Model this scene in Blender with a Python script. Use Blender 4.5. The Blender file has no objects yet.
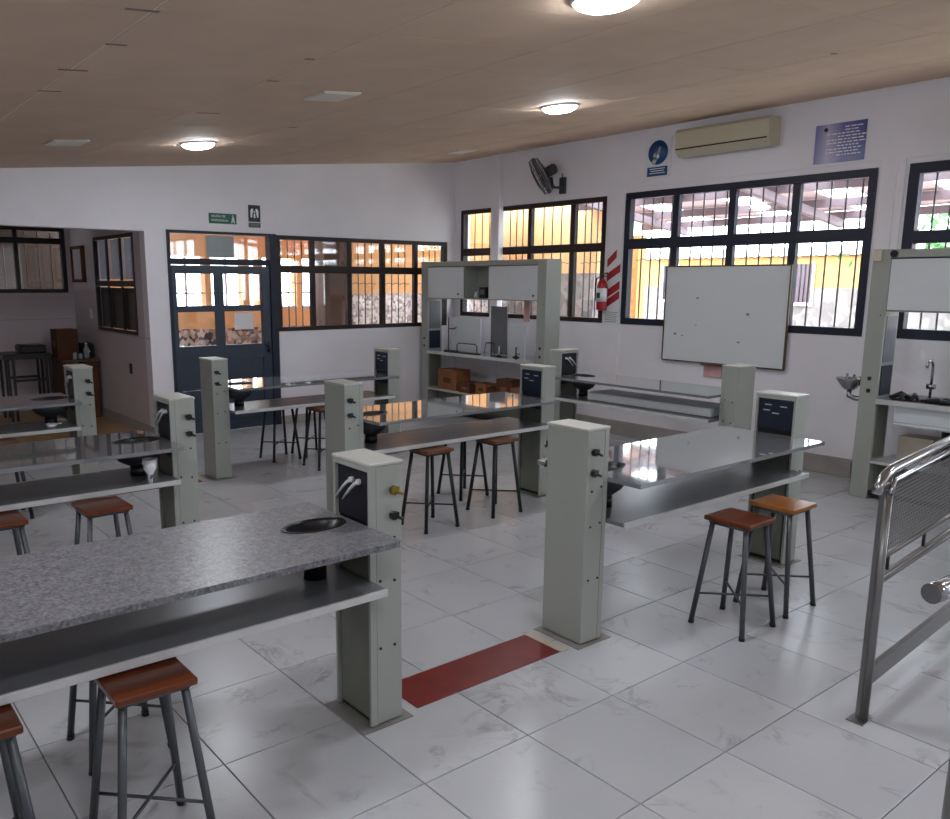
import bpy, math, random
from mathutils import Vector, Matrix
random.seed(7)
scene = bpy.context.scene
COL = scene.collection

# ------------------------------------------------------------------ camera
F, CX, CY, H = 814.29, 429.64, 435.77, 1.75
YAW, PIT, ROL = math.radians(38.185), math.radians(10.674), math.radians(0.239)
fw = Vector((math.sin(YAW)*math.cos(PIT), math.cos(YAW)*math.cos(PIT), -math.sin(PIT)))
r0 = Vector((math.cos(YAW), -math.sin(YAW), 0)); u0 = r0.cross(fw)
rt = r0*math.cos(ROL) + u0*math.sin(ROL); up = -r0*math.sin(ROL) + u0*math.cos(ROL)
cam = bpy.data.cameras.new('camera'); camo = bpy.data.objects.new('camera', cam); COL.objects.link(camo)
camo.matrix_world = Matrix(((rt.x, up.x, -fw.x, 0), (rt.y, up.y, -fw.y, 0), (rt.z, up.z, -fw.z, H), (0, 0, 0, 1)))
cam.sensor_fit = 'HORIZONTAL'; cam.sensor_width = 36; cam.lens = F*36/950
cam.shift_x = (475-CX)/950; cam.shift_y = (CY-409.5)/950; cam.clip_start = .05
scene.camera = camo
def proj(x, y, z):
    d = Vector((x, y, z-H)); w = d.dot(fw)
    if w < .05: return None
    return CX + F*d.dot(rt)/w, CY - F*d.dot(up)/w

# ------------------------------------------------------------------ world and exposure
W = bpy.data.worlds.new('overcast_sky'); scene.world = W; W.use_nodes = True
bg = W.node_tree.nodes['Background']; bg.inputs[0].default_value = (.86, .93, 1, 1); bg.inputs[1].default_value = 6.5
scene.view_settings.view_transform = 'Standard'; scene.view_settings.look = 'None'
scene.view_settings.gamma = 1; scene.view_settings.use_curve_mapping = False
scene.view_settings.exposure = 1.15
scene.cycles.diffuse_bounces = 6
LAMP = 44.0

# ------------------------------------------------------------------ materials
def lin(h):
    h = h.lstrip('#'); o = []
    for i in (0, 2, 4):
        c = int(h[i:i+2], 16)/255; o.append(c/12.92 if c <= .04045 else ((c+.055)/1.055)**2.4)
    return (*o, 1)
class N:
    def __init__(s, name):
        s.m = bpy.data.materials.new(name); s.m.use_nodes = True; s.t = s.m.node_tree
        s.b = s.t.nodes['Principled BSDF']; s.o = s.t.nodes['Material Output']
    def n(s, ty, **k):
        a = s.t.nodes.new(ty)
        for q, v in k.items():
            if q.startswith('i_'):
                key = q[2:]; key = int(key) if key.isdigit() else key.replace('_', ' ')
                a.inputs[key].default_value = v
            else: setattr(a, q, v)
        return a
    def l(s, a, b): s.t.links.new(a, b)
    def ramp(s, fac, stops):
        r = s.n('ShaderNodeValToRGB'); s.l(fac, r.inputs[0]); e = r.color_ramp.elements
        while len(e) < len(stops): e.new(.5)
        for q, (p, c) in zip(e, stops): q.position = p; q.color = c
        return r.outputs[0]
def mat(name, col, rough=.5, metal=0, spec=.5, var=.06, scale=6, bump=0, trans=0):
    M = N(name); c = lin(col)
    M.b.inputs['Roughness'].default_value = rough; M.b.inputs['Metallic'].default_value = metal
    M.b.inputs['Specular IOR Level'].default_value = spec
    g = M.n('ShaderNodeNewGeometry')
    t = M.n('ShaderNodeTexNoise', i_Scale=scale, i_Detail=4.0); M.l(g.outputs['Position'], t.inputs['Vector'])
    a = tuple(max(0, x*(1-var)) for x in c[:3])+(1,); b = tuple(min(1, x*(1+var)) for x in c[:3])+(1,)
    M.l(M.ramp(t.outputs[0], [(.3, a), (.7, b)]), M.b.inputs['Base Color'])
    if bump:
        t2 = M.n('ShaderNodeTexNoise', i_Scale=scale*12, i_Detail=3.0); M.l(g.outputs['Position'], t2.inputs['Vector'])
        bp = M.n('ShaderNodeBump', i_Strength=bump, i_Distance=.01); M.l(t2.outputs[0], bp.inputs['Height']); M.l(bp.outputs[0], M.b.inputs['Normal'])
    return M.m
def emit(name, col, s):
    M = N(name); M.b.inputs['Base Color'].default_value = lin(col)
    M.b.inputs['Emission Color'].default_value = lin(col); M.b.inputs['Emission Strength'].default_value = s
    return M.m
def glass(name, tint, refl=.08):
    M = N(name); tr = M.n('ShaderNodeBsdfTransparent'); tr.inputs[0].default_value = lin(tint)
    gl = M.n('ShaderNodeBsdfGlossy'); gl.inputs['Roughness'].default_value = .03
    mx = M.n('ShaderNodeMixShader', i_0=refl); M.l(tr.outputs[0], mx.inputs[1]); M.l(gl.outputs[0], mx.inputs[2]); M.l(mx.outputs[0], M.o.inputs[0])
    return M.m
def granite(name, a, b, c, rough, coat=0):
    M = N(name); g = M.n('ShaderNodeNewGeometry')
    v = M.n('ShaderNodeTexVoronoi', i_Scale=120.0); M.l(g.outputs['Position'], v.inputs['Vector'])
    t = M.n('ShaderNodeTexNoise', i_Scale=38.0, i_Detail=6.0, i_Roughness=.8); M.l(g.outputs['Position'], t.inputs['Vector'])
    sp = M.ramp(v.outputs['Color'], [(.15, lin(a)), (.5, lin(b)), (.9, lin(c))])
    no = M.ramp(t.outputs[0], [(.35, lin(a)), (.6, lin(c))])
    mx = M.n('ShaderNodeMix', data_type='RGBA', i_0=.5); M.l(sp, mx.inputs[6]); M.l(no, mx.inputs[7]); M.l(mx.outputs[2], M.b.inputs['Base Color'])
    M.b.inputs['Roughness'].default_value = rough; M.b.inputs['Coat Weight'].default_value = coat; M.b.inputs['Coat Roughness'].default_value = .03
    if not coat: M.b.inputs['Specular IOR Level'].default_value = .35
    return M.m
def marble():
    M = N('marble_tile'); g = M.n('ShaderNodeNewGeometry'); oi = M.n('ShaderNodeObjectInfo')
    mu = M.n('ShaderNodeVectorMath', operation='SCALE'); cb = M.n('ShaderNodeCombineXYZ')
    for i in range(3): M.l(oi.outputs['Random'], cb.inputs[i])
    M.l(cb.outputs[0], mu.inputs[0]); mu.inputs['Scale'].default_value = 37
    ad = M.n('ShaderNodeVectorMath', operation='ADD'); M.l(g.outputs['Position'], ad.inputs[0]); M.l(mu.outputs[0], ad.inputs[1])
    n1 = M.n('ShaderNodeTexNoise', i_Scale=2.2, i_Detail=6.0, i_Roughness=.6, i_Distortion=1.6); M.l(ad.outputs[0], n1.inputs['Vector'])
    ve = M.ramp(n1.outputs[0], [(.455, (0, 0, 0, 1)), (.5, (1, 1, 1, 1)), (.535, (0, 0, 0, 1))])
    n2 = M.n('ShaderNodeTexNoise', i_Scale=5.0, i_Detail=3.0); M.l(ad.outputs[0], n2.inputs['Vector'])
    gate = M.ramp(n2.outputs[0], [(.52, (0, 0, 0, 1)), (.72, (1, 1, 1, 1))])
    mm = M.n('ShaderNodeMath', operation='MULTIPLY'); M.l(ve, mm.inputs[0]); M.l(gate, mm.inputs[1])
    mk = M.n('ShaderNodeMath', operation='MULTIPLY', i_1=.6); M.l(mm.outputs[0], mk.inputs[0])
    n3 = M.n('ShaderNodeTexNoise', i_Scale=.9, i_Detail=3.0); M.l(ad.outputs[0], n3.inputs['Vector'])
    base = M.ramp(n3.outputs[0], [(.3, lin('aeb1b6')), (.7, lin('bbbdc1'))])
    mx = M.n('ShaderNodeMix', data_type='RGBA'); M.l(mk.outputs[0], mx.inputs[0]); M.l(base, mx.inputs[6]); mx.inputs[7].default_value = lin('77777a')
    M.l(mx.outputs[2], M.b.inputs['Base Color']); M.b.inputs['Roughness'].default_value = .26
    return M.m
def wood(name, a, b, rough):
    M = N(name); g = M.n('ShaderNodeNewGeometry'); mp = M.n('ShaderNodeMapping'); mp.inputs['Scale'].default_value = (1, 9, 1)
    M.l(g.outputs['Position'], mp.inputs['Vector']); t = M.n('ShaderNodeTexNoise', i_Scale=6.0, i_Detail=6.0, i_Distortion=.6); M.l(mp.outputs[0], t.inputs['Vector'])
    M.l(M.ramp(t.outputs[0], [(.3, lin(a)), (.7, lin(b))]), M.b.inputs['Base Color']); M.b.inputs['Roughness'].default_value = rough
    return M.m
def mosaic(name, a, b, c, sc):
    M = N(name); g = M.n('ShaderNodeNewGeometry'); v = M.n('ShaderNodeTexVoronoi', i_Scale=sc); M.l(g.outputs['Position'], v.inputs['Vector'])
    M.l(M.ramp(v.outputs['Color'], [(.3, lin(a)), (.55, lin(b)), (.75, lin(c))]), M.b.inputs['Base Color']); M.b.inputs['Roughness'].default_value = .4
    return M.m
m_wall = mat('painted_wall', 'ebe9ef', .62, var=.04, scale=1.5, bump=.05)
m_wain = mat('wainscot_paint', 'e9e7eb', .35, var=.03, scale=2)
m_base = mat('grey_skirting', 'a29d99', .5, var=.1, scale=4)
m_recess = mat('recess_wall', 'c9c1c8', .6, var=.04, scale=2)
m_ceil = mat('ceiling_panel_board', 'd2b8a0', .75, var=.05, scale=3)
m_cbar = mat('ceiling_joint_strip', 'f2e8dc', .6)
m_grout = mat('floor_grout', '75706d', .8)
m_tile = marble()
m_brownfloor = mat('brown_floor', 'a5875f', .35, var=.1, scale=3)
m_ped = mat('grey_green_enamel', '9da29b', .42, var=.02, scale=3)
m_cap = mat('cap_enamel', 'b6b7b1', .4, var=.02)
m_olive = mat('olive_inner_panel', '6f7266', .45, var=.03)
m_black = mat('black_plastic', '0e1013', .35, var=.1)
m_navy = mat('navy_panel', '0d1a2f', .3, var=.1)
m_socket = mat('dark_service_niche', '0d0f1a', .4)
m_white = mat('white_tubing', 'c8cbd0', .35)
m_brass = mat('brass_valve', '8c7a35', .35, metal=.9)
m_granA = granite('speckled_granite', '3f3f45', '626268', '8b8b90', .3)
m_granB = granite('polished_granite', '6f7276', '75787c', '7c7f83', .06, 1.0)
m_shelf = mat('brushed_steel_shelf', '74777c', .3, metal=.25, var=.05, scale=3)
m_lip = mat('shelf_lip', 'c6c8c8', .4, metal=.2)  # paler than the shelf: light on its edge put into the colour
m_dish = mat('sink_dish_outside', '3c3e42', .35)
m_stoolA = wood('reddish_stool_wood', '4f2109', '6f3414', .3)
m_stoolB = wood('orange_stool_wood', '8a5220', 'a4662d', .3)
m_stoolC = wood('brown_stool_wood', '5e371f', '7c4a2b', .35)
m_leg = mat('grey_painted_steel', '53575b', .4, metal=.5, var=.1)
m_legd = mat('dark_painted_steel', '2a2d2f', .45, metal=.4, var=.1)
m_red = mat('red_cover_plate', '6e1d1c', .3, var=.2, scale=9)
m_beige = mat('beige_strip', 'b0a698', .5)
m_plate = mat('steel_base_plate', '827f7b', .5, metal=.1, var=.15)
m_frame = mat('navy_window_frame', '131930', .5, var=.1)
m_framer = mat('brown_black_window_frame', '22100e', .5, var=.1)
m_door = mat('slate_blue_door', '2f3a4b', .4, var=.05)
m_rod = mat('grille_rod', '4a4341', .5)
m_glass = glass('window_glass', 'f4f7f8')
m_sheet = mat('white_melamine', 'd2d9dd', .3, var=.02)
m_board = mat('whiteboard_surface', 'd9e0e2', .18, var=.015, scale=2)
m_bframe = mat('brown_board_frame', '55402f', .45)
m_ac = mat('cream_plastic', 'c3bda4', .45, var=.02)
m_fan = mat('grey_fan_plastic', '3e3f46', .4, var=.1)
m_orange = mat('orange_wall', 'e8b57c', .7, var=.05, scale=1)
m_yellow = mat('yellow_wall', 'c2955a', .7, var=.05, scale=1)
m_grey = mosaic('grey_stone_plinth', '756f6f', '8a8382', '999291', 9)
m_mosaic = mosaic('broken_tile_mosaic', '2c2732', 'd9ccc4', '9b7a68', 16)
m_sheetroof = mat('pinkish_roof_sheet', 'd9c2c6', .6)
m_beam = mat('mauve_roof_beam', '77656c', .6)
m_paving = mat('outdoor_paving', 'b5aaa0', .8, scale=2)
m_steel = mat('stainless_steel', 'a5a6aa', .2, metal=1, var=.05)
m_rail = mat('brushed_rail_steel', '7f7e7e', .32, metal=.85, var=.05)
m_card = mat('cardboard', '8d5b38', .8, var=.15, scale=9)
m_cardd = mat('dark_cardboard', '5c3622', .8, var=.15, scale=9)
m_leaf = mat('green_leaves', '4f8f45', .6, var=.3, scale=12)
m_off = mat('unlit_diffuser', 'e2dbd0', .5)
m_lamp = emit('lit_led_diffuser', 'f4f8ff', LAMP)
m_green = mat('exit_sign_green', '0f5c46', .4)
m_signw = mat('sign_white', 'e2e6ea', .4, var=.01)
m_signb = mat('sign_blue', '1d4f86', .4)
m_signk = mat('sign_black', '16191d', .4)
m_signr = mat('sign_red', 'a8242b', .4)
m_purple = None
m_redp = mat('red_cylinder_paint', 'a11c25', .3)
m_print = mat('grey_print', '8b8f95', .6)
m_desk = mat('brown_desk_board', '5a4332', .5, var=.1)
m_bottle = mat('pale_plastic_bottle', '9aa6a8', .3)
m_wood2 = mat('brown_wood_pillar', '6b4f42', .4, var=.15, scale=4)
m_dust = mat('grey_splash_panel', '6d7076', .3)
m_ptfe = mat('pink_paper', 'd2a7a6', .7)

# ------------------------------------------------------------------ mesh helpers
class MB:
    def __init__(s): s.v = []; s.f = []; s.sm = []
    def add(s, vs, fs, smooth=False):
        k = len(s.v); s.v += [tuple(a) for a in vs]; s.f += [tuple(i+k for i in f) for f in fs]; s.sm += [smooth]*len(fs); return s
    def box(s, x0, x1, y0, y1, z0, z1, c=0):
        if x0 > x1: x0, x1 = x1, x0
        if y0 > y1: y0, y1 = y1, y0
        if z0 > z1: z0, z1 = z1, z0
        if c <= 0:
            vs = [(x, y, z) for z in (z0, z1) for y in (y0, y1) for x in (x0, x1)]
            return s.add(vs, [(0, 2, 3, 1), (4, 5, 7, 6), (0, 1, 5, 4), (2, 6, 7, 3), (0, 4, 6, 2), (1, 3, 7, 5)])
        c = min(c, (x1-x0)*.45, (y1-y0)*.45, (z1-z0)*.45)
        # chamfered box: 24 verts
        P = {}; vs = []
        def vid(sx, sy, sz, ax):
            k = (sx, sy, sz, ax)
            if k not in P:
                p = [(x1 if sx else x0), (y1 if sy else y0), (z1 if sz else z0)]
                for i, sg in enumerate((sx, sy, sz)):
                    if i != ax: p[i] += -c if sg else c
                P[k] = len(vs); vs.append(tuple(p))
            return P[k]
        fs = []
        for sg in (0, 1):
            q = [vid(sg, a, b, 0) for a, b in ((0, 0), (1, 0), (1, 1), (0, 1))]; fs.append(q if sg else q[::-1])
            q = [vid(a, sg, b, 1) for a, b in ((0, 0), (1, 0), (1, 1), (0, 1))]; fs.append(q[::-1] if sg else q)
            q = [vid(a, b, sg, 2) for a, b in ((0, 0), (1, 0), (1, 1), (0, 1))]; fs.append(q if sg else q[::-1])
        for a in (0, 1):
            for b in (0, 1):
                e = [vid(0, a, b, 1), vid(1, a, b, 1), vid(1, a, b, 2), vid(0, a, b, 2)]; fs.append(e if (a != b) == (True) else e[::-1])
                e = [vid(a, 0, b, 0), vid(a, 1, b, 0), vid(a, 1, b, 2), vid(a, 0, b, 2)]; fs.append(e[::-1] if a != b else e)
                e = [vid(a, b, 0, 0), vid(a, b, 1, 0), vid(a, b, 1, 1), vid(a, b, 0, 1)]; fs.append(e if a != b else e[::-1])
        for a in (0, 1):
            for b in (0, 1):
                for d in (0, 1):
                    t = [vid(a, b, d, 0), vid(a, b, d, 1), vid(a, b, d, 2)]; fs.append(t if (a+b+d) % 2 else t[::-1])
        return s.add(vs, fs)
    def ring_sweep(s, pts, rad, n=8, cap=True, smooth=True, sq=False):
        pts = [Vector(p) for p in pts]; R = rad if isinstance(rad, (list, tuple)) else [rad]*len(pts)
        vs = []; prev = None
        for i, p in enumerate(pts):
            a = pts[max(0, i-1)]; b = pts[min(len(pts)-1, i+1)]; t = (b-a).normalized()
            if prev is None:
                q = Vector((0, 0, 1)) if abs(t.z) < .9 else Vector((1, 0, 0)); n1 = (q - t*q.dot(t)).normalized()
            else: n1 = (prev - t*prev.dot(t)).normalized()
            prev = n1; n2 = t.cross(n1)
            for k in range(n):
                an = 2*math.pi*(k+(.5 if sq else 0))/n; vs.append(p + (n1*math.cos(an) + n2*math.sin(an))*R[i])
        fs = [(i*n+k, i*n+(k+1) % n, (i+1)*n+(k+1) % n, (i+1)*n+k) for i in range(len(pts)-1) for k in range(n)]
        s.add(vs, fs, smooth and not sq)
        if cap:
            k = len(s.v)-len(vs)
            s.f.append(tuple(k+i for i in range(n))[::-1]); s.sm.append(False)
            s.f.append(tuple(k+(len(pts)-1)*n+i for i in range(n))); s.sm.append(False)
        return s
    tube = ring_sweep
    def cyl(s, a, b, r, n=12): return s.ring_sweep([a, b], r, n)
    def lathe(s, prof, c=(0, 0, 0), n=20, axis='z', sx=1, sy=1, smooth=True, cap=True):
        vs = []
        for r, z in prof:
            for k in range(n):
                an = 2*math.pi*k/n; x, y = r*math.cos(an)*sx, r*math.sin(an)*sy
                p = (x, y, z) if axis == 'z' else ((z, x, y) if axis == 'x' else (y, z, x))
                vs.append((c[0]+p[0], c[1]+p[1], c[2]+p[2]))
        m = len(prof)
        return s.add(vs, [(i*n+k, i*n+(k+1) % n, (i+1)*n+(k+1) % n, (i+1)*n+k) for i in range(m-1) for k in range(n)] + ([tuple(range(n))[::-1], tuple((m-1)*n+k for k in range(n))] if cap else []), smooth)
    def prism(s, poly, axis, a, b):
        n = len(poly)
        def P(u, v, w): return {'x': (w, u, v), 'y': (u, w, v), 'z': (u, v, w)}[axis]
        vs = [P(u, v, a) for u, v in poly] + [P(u, v, b) for u, v in poly]
        return s.add(vs, [tuple(range(n))[::-1], tuple(range(n, 2*n))] + [(i, (i+1) % n, n+(i+1) % n, n+i) for i in range(n)])
    def mesh(s, name, m):
        me = bpy.data.meshes.new(name); me.from_pydata(s.v, [], s.f); me.materials.append(m)
        me.polygons.foreach_set('use_smooth', s.sm); me.update()
        import bmesh
        bm = bmesh.new(); bm.from_mesh(me); bmesh.ops.recalc_face_normals(bm, faces=bm.faces); bm.to_mesh(me); bm.free()
        return me
    def build(s, name, m, parent=None):
        o = bpy.data.objects.new(name, s.mesh(name, m)); COL.objects.link(o); o.parent = parent; return o
def tag(o, label=None, cat=None, group=None, kind=None):
    if label: o['label'] = label
    if cat: o['category'] = cat
    if group: o['group'] = group
    if kind: o['kind'] = kind
    return o
def empty(name, loc=(0, 0, 0), rz=0, label=None, cat=None, group=None, kind=None):
    o = bpy.data.objects.new(name, None); COL.objects.link(o); o.location = loc; o.rotation_euler = (0, 0, rz); o.empty_display_size = .1
    return tag(o, label, cat, group, kind)
def kids(o): return [c for c in bpy.data.objects if c.parent == o]
def copy_tree(o, parent=None):
    c = o.copy(); COL.objects.link(c); c.parent = parent
    for k in o.children: copy_tree(k, c)
    return c
def text(s, size, m, parent, loc, rot, name='lettering', align='LEFT', ext=.0008):
    cu = bpy.data.curves.new(name, 'FONT'); cu.body = s; cu.size = size; cu.extrude = ext; cu.align_x = align; cu.align_y = 'CENTER'
    cu.materials.append(m); t_ = bpy.data.objects.new(name+'_curve', cu); COL.objects.link(t_); bpy.context.view_layer.update()
    me = bpy.data.meshes.new_from_object(t_.evaluated_get(bpy.context.evaluated_depsgraph_get())); bpy.data.objects.remove(t_)
    me.materials.clear(); me.materials.append(m)
    o = bpy.data.objects.new(name, me); COL.objects.link(o); o.parent = parent; o.location = loc; o.rotation_euler = rot
    return o
PI = math.pi

# ------------------------------------------------------------------ the room
XR, YB = 7.55, 9.05          # window wall plane, door wall plane
XL, YF = -3.2, -3.2
TH = .16
SL = .098
def zc(x): return 2.6436 + SL*x
def wall_holes(mb, ax, plane0, plane1, u0, u1, z0, ztop, holes):
    """wall slab between plane0..plane1 on axis ax, running u0..u1, with rectangular holes (ua,ub,za,zb); ztop(u)"""
    us = sorted({u0, u1, *[h[0] for h in holes], *[h[1] for h in holes]})
    for a, b in zip(us[:-1], us[1:]):
        hs = sorted([(h[2], h[3]) for h in holes if h[0] <= a+1e-6 and h[1] >= b-1e-6])
        z = z0; segs = []
        for za, zb in hs:
            if za > z+1e-6: segs.append((z, za, za))
            z = zb
        segs.append((z, ztop(a), ztop(b)))
        for q0, qa, qb in segs:
            if qa <= q0: continue
            poly = [(a, q0), (b, q0), (b, qb), (a, qa)]
            mb.prism(poly, 'x' if ax == 'x' else 'y', plane0, plane1)
# floor slab under the tiles
MB().box(XL, XR+.1, YF, YB, -.12, -.012).build('floor', m_grout)
floor = bpy.data.objects['floor']; floor['kind'] = 'structure'
# window wall
winA = (3.365, 6.06, 1.29, 2.735); winB = (6.335, 8.90, 1.29, 2.725); winC = (.42, 3.11, 1.29, 2.74)
w = MB(); wall_holes(w, 'x', XR, XR+TH, YF, YB+TH, -.1, lambda u: zc(XR), [winA, winB, winC, (-2.7, -.1, 1.29, 2.74)])
wr = w.build('wall_right', m_wall); wr['kind'] = 'structure'
# door wall (with doorway and window) plus header over the recess opening
dX0, dX1, dZ = 3.41, 4.75, 2.31; bW = (4.75, 7.41, 1.15, 2.30); XP = 3.17
w = MB(); wall_holes(w, 'y', YB, YB+TH, XP, XR, -.1, zc, [(dX0, dX1, -.1, dZ), bW])
w.prism([(XL, 2.285), (XP, 2.285), (XP, zc(XP)), (XL, zc(XL))], 'y', YB, YB+TH)
wb = w.build('wall_back', m_wall); wb['kind'] = 'structure'
MB().box(XL-.16, XL, YF, YB+3, -.1, 3).build('wall_left', m_wall)['kind'] = 'structure'
w = MB(); w.prism([(XL, -.1), (XR+TH, -.1), (XR+TH, zc(XR)), (XL, zc(XL))], 'y', YF-.16, YF); w.build('wall_front', m_wall)['kind'] = 'structure'
# lintel band over the windows, pilasters, corner pillar
MB().box(XR-.015, XR, YF, 8.0, 2.79, zc(XR)-.02).build('trim_1', m_wall)['kind'] = 'structure'
MB().box(XR-.09, XR, 8.05, 8.20, 0, zc(XR-.09)).build('trim_2', m_wall)['kind'] = 'structure'
MB().box(XR-.02, XR, 3.14, 3.335, 0, 2.79).build('trim_3', m_wall)['kind'] = 'structure'
MB().box(XR-.012, XR, 6.08, 6.31, 0, 2.79).build('trim_4', m_wall)['kind'] = 'structure'
# skirtings
MB().box(XR-.02, XR, YF, YB, 0, .17, .004).build('baseboard_right', m_base)['kind'] = 'structure'
MB().box(dX1, XR-.02, YB-.015, YB, 0, .1, .004).build('baseboard_back', m_base)['kind'] = 'structure'
# wainscot groove on pier
MB().box(XP, dX0, YB-.004, YB+.001, 0, 1.125).build('trim_5', m_wain)['kind'] = 'structure'
# ceiling base and its boards
cl = MB(); cl.prism([(XL-.1, zc(XL-.1)+.0016), (XR+TH, zc(XR+TH)+.0016), (XR+TH, zc(XR+TH)+.12), (XL-.1, zc(XL-.1)+.12)], 'y', YF-.1, YB+TH)
ceiling = cl.build('ceiling', m_cbar); ceiling['kind'] = 'structure'
PXw, PYw = 1.04, .568
pan = MB().box(-PXw/2+.0025, PXw/2-.0025, -PYw/2+.002, PYw/2-.002, -.0004, .0012).mesh('ceiling_panel', m_ceil)
ang = -math.atan(SL)
rest = MB()
for i in range(-6, 5):
    for j in range(-11, 12):
        xa = 3.32 + i*PXw; ya = 2.73 + j*PYw
        x0, x1, y0, y1 = max(xa, XL), min(xa+PXw, XR), max(ya, YF), min(ya+PYw, YB)
        if x1-x0 < .05 or y1-y0 < .05: continue
        vis = False
        for px_, py_ in ((x0, y0), (x1, y0), (x0, y1), (x1, y1)):
            p = proj(px_, py_, zc(px_))
            if p and -30 < p[0] < 980 and -30 < p[1] < 850: vis = True
        full = abs(x1-x0-PXw) < .01 and abs(y1-y0-PYw) < .01
        if full and vis:
            o = bpy.data.objects.new('ceiling_panel', pan); COL.objects.link(o); o.parent = ceiling
            xc = (x0+x1)/2; o.location = (xc, (y0+y1)/2, zc(xc)+random.uniform(-.0004, .0002)); o.rotation_euler = (0, ang, 0)
        else:
            g = .0025
            poly = [(x0+g, zc(x0+g)), (x1-g, zc(x1-g)), (x1-g, zc(x1-g)+.0012), (x0+g, zc(x0+g)+.0012)]
            if vis: MB().prism(poly, 'y', y0+g, y1-g).build('ceiling_panel', m_ceil, ceiling)
            else: rest.prism(poly, 'y', y0+g, y1-g)
tag(rest.build('ceiling_panel_rest', m_ceil, ceiling), kind='stuff')

# small dark gaps where boards have lifted at their corners
for x, y, w_ in ((1.28, 3.86, .09), (1.25, 4.43, .14), (1.28, 5.0, .12), (2.44, 5.57, .17), (1.2, 3.30, .13), (2.34, 4.43, .07), (2.25, 3.86, .05), (5.36, 2.73, .06), (3.41, 6.14, .07)):
    MB().prism([(x-w_/2, zc(x-w_/2)-.0022), (x+w_/2, zc(x+w_/2)-.0022), (x+w_/2, zc(x+w_/2)-.0005), (x-w_/2, zc(x-w_/2)-.0005)], 'y', y-.012, y+.012).build('panel_gap', m_wood2, ceiling)
# floor tiles
TX, TY = .5135, .543
tile = MB().box(-TX/2+.0022, TX/2-.0022, -TY/2+.0022, TY/2-.0022, -.012, 0, .0015).mesh('floor_tile', m_tile)
near = []; far = MB()
for i in range(-9, 13):
    for j in range(-9, 14):
        xa, ya = 1.094 + i*TX, 1.52 + j*TY
        x0, x1, y0, y1 = max(xa, XL), min(xa+TX, XR), max(ya, YF), min(ya+TY, YB)
        if x1-x0 < .02 or y1-y0 < .02: continue
        full = x1-x0 > TX-.01 and y1-y0 > TY-.01
        vis = any(p and -10 < p[0] < 960 and p[1] < 840 for p in (proj(a, b, 0) for a in (x0, x1) for b in (y0, y1)))
        if vis: near.append((math.hypot(xa, ya), x0, x1, y0, y1, full))
        else: far.box(x0+.002, x1-.002, y0+.002, y1-.002, -.012, 0)
near.sort()
for k, (d, x0, x1, y0, y1, full) in enumerate(near):
    if k >= 298: far.box(x0+.002, x1-.002, y0+.002, y1-.002, -.012, 0); continue
    if full:
        o = bpy.data.objects.new('floor_tile', tile); COL.objects.link(o); o.location = ((x0+x1)/2, (y0+y1)/2, 0); o.parent = floor
    else: MB().box(x0+.0022, x1-.0022, y0+.0022, y1-.0022, -.012, 0, .0015).build('floor_tile', m_tile, floor)
tag(far.build('floor_tile_rest', m_tile, floor), kind='stuff')

# ------------------------------------------------------------------ recess room on the left
YR = 11.95
MB().box(XL, XP, YB, YR, -.12, 0).build('floor_recess', m_brownfloor)['kind'] = 'structure'
MB().box(XL, XP+.1, YB+TH, YR+.15, 2.62, 2.72).build('ceiling_recess', m_ceil)['kind'] = 'structure'
sW = (9.42, 10.9, 1.135, 2.285)
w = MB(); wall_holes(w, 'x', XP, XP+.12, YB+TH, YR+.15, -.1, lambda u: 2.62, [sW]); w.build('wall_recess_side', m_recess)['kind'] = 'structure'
fW = (.6, 3.10, 1.59, 2.45)
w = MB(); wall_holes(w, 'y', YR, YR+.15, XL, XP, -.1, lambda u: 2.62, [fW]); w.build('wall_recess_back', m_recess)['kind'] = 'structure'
MB().box(XP-.012, XP, YB, YR, 0, .12).build('baseboard_recess_side', m_base)['kind'] = 'structure'
MB().box(XL, XP-.012, YR-.012, YR, 0, .12).build('baseboard_recess_back', m_base)['kind'] = 'structure'
MB().box(XP-.004, XP, YB+.005, YR, 1.118, 1.126).build('trim_6', m_base)['kind'] = 'structure'
MB().box(XL, XP-.004, YR-.004, YR, 1.235, 1.243).build('trim_7', m_base)['kind'] = 'structure'

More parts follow.
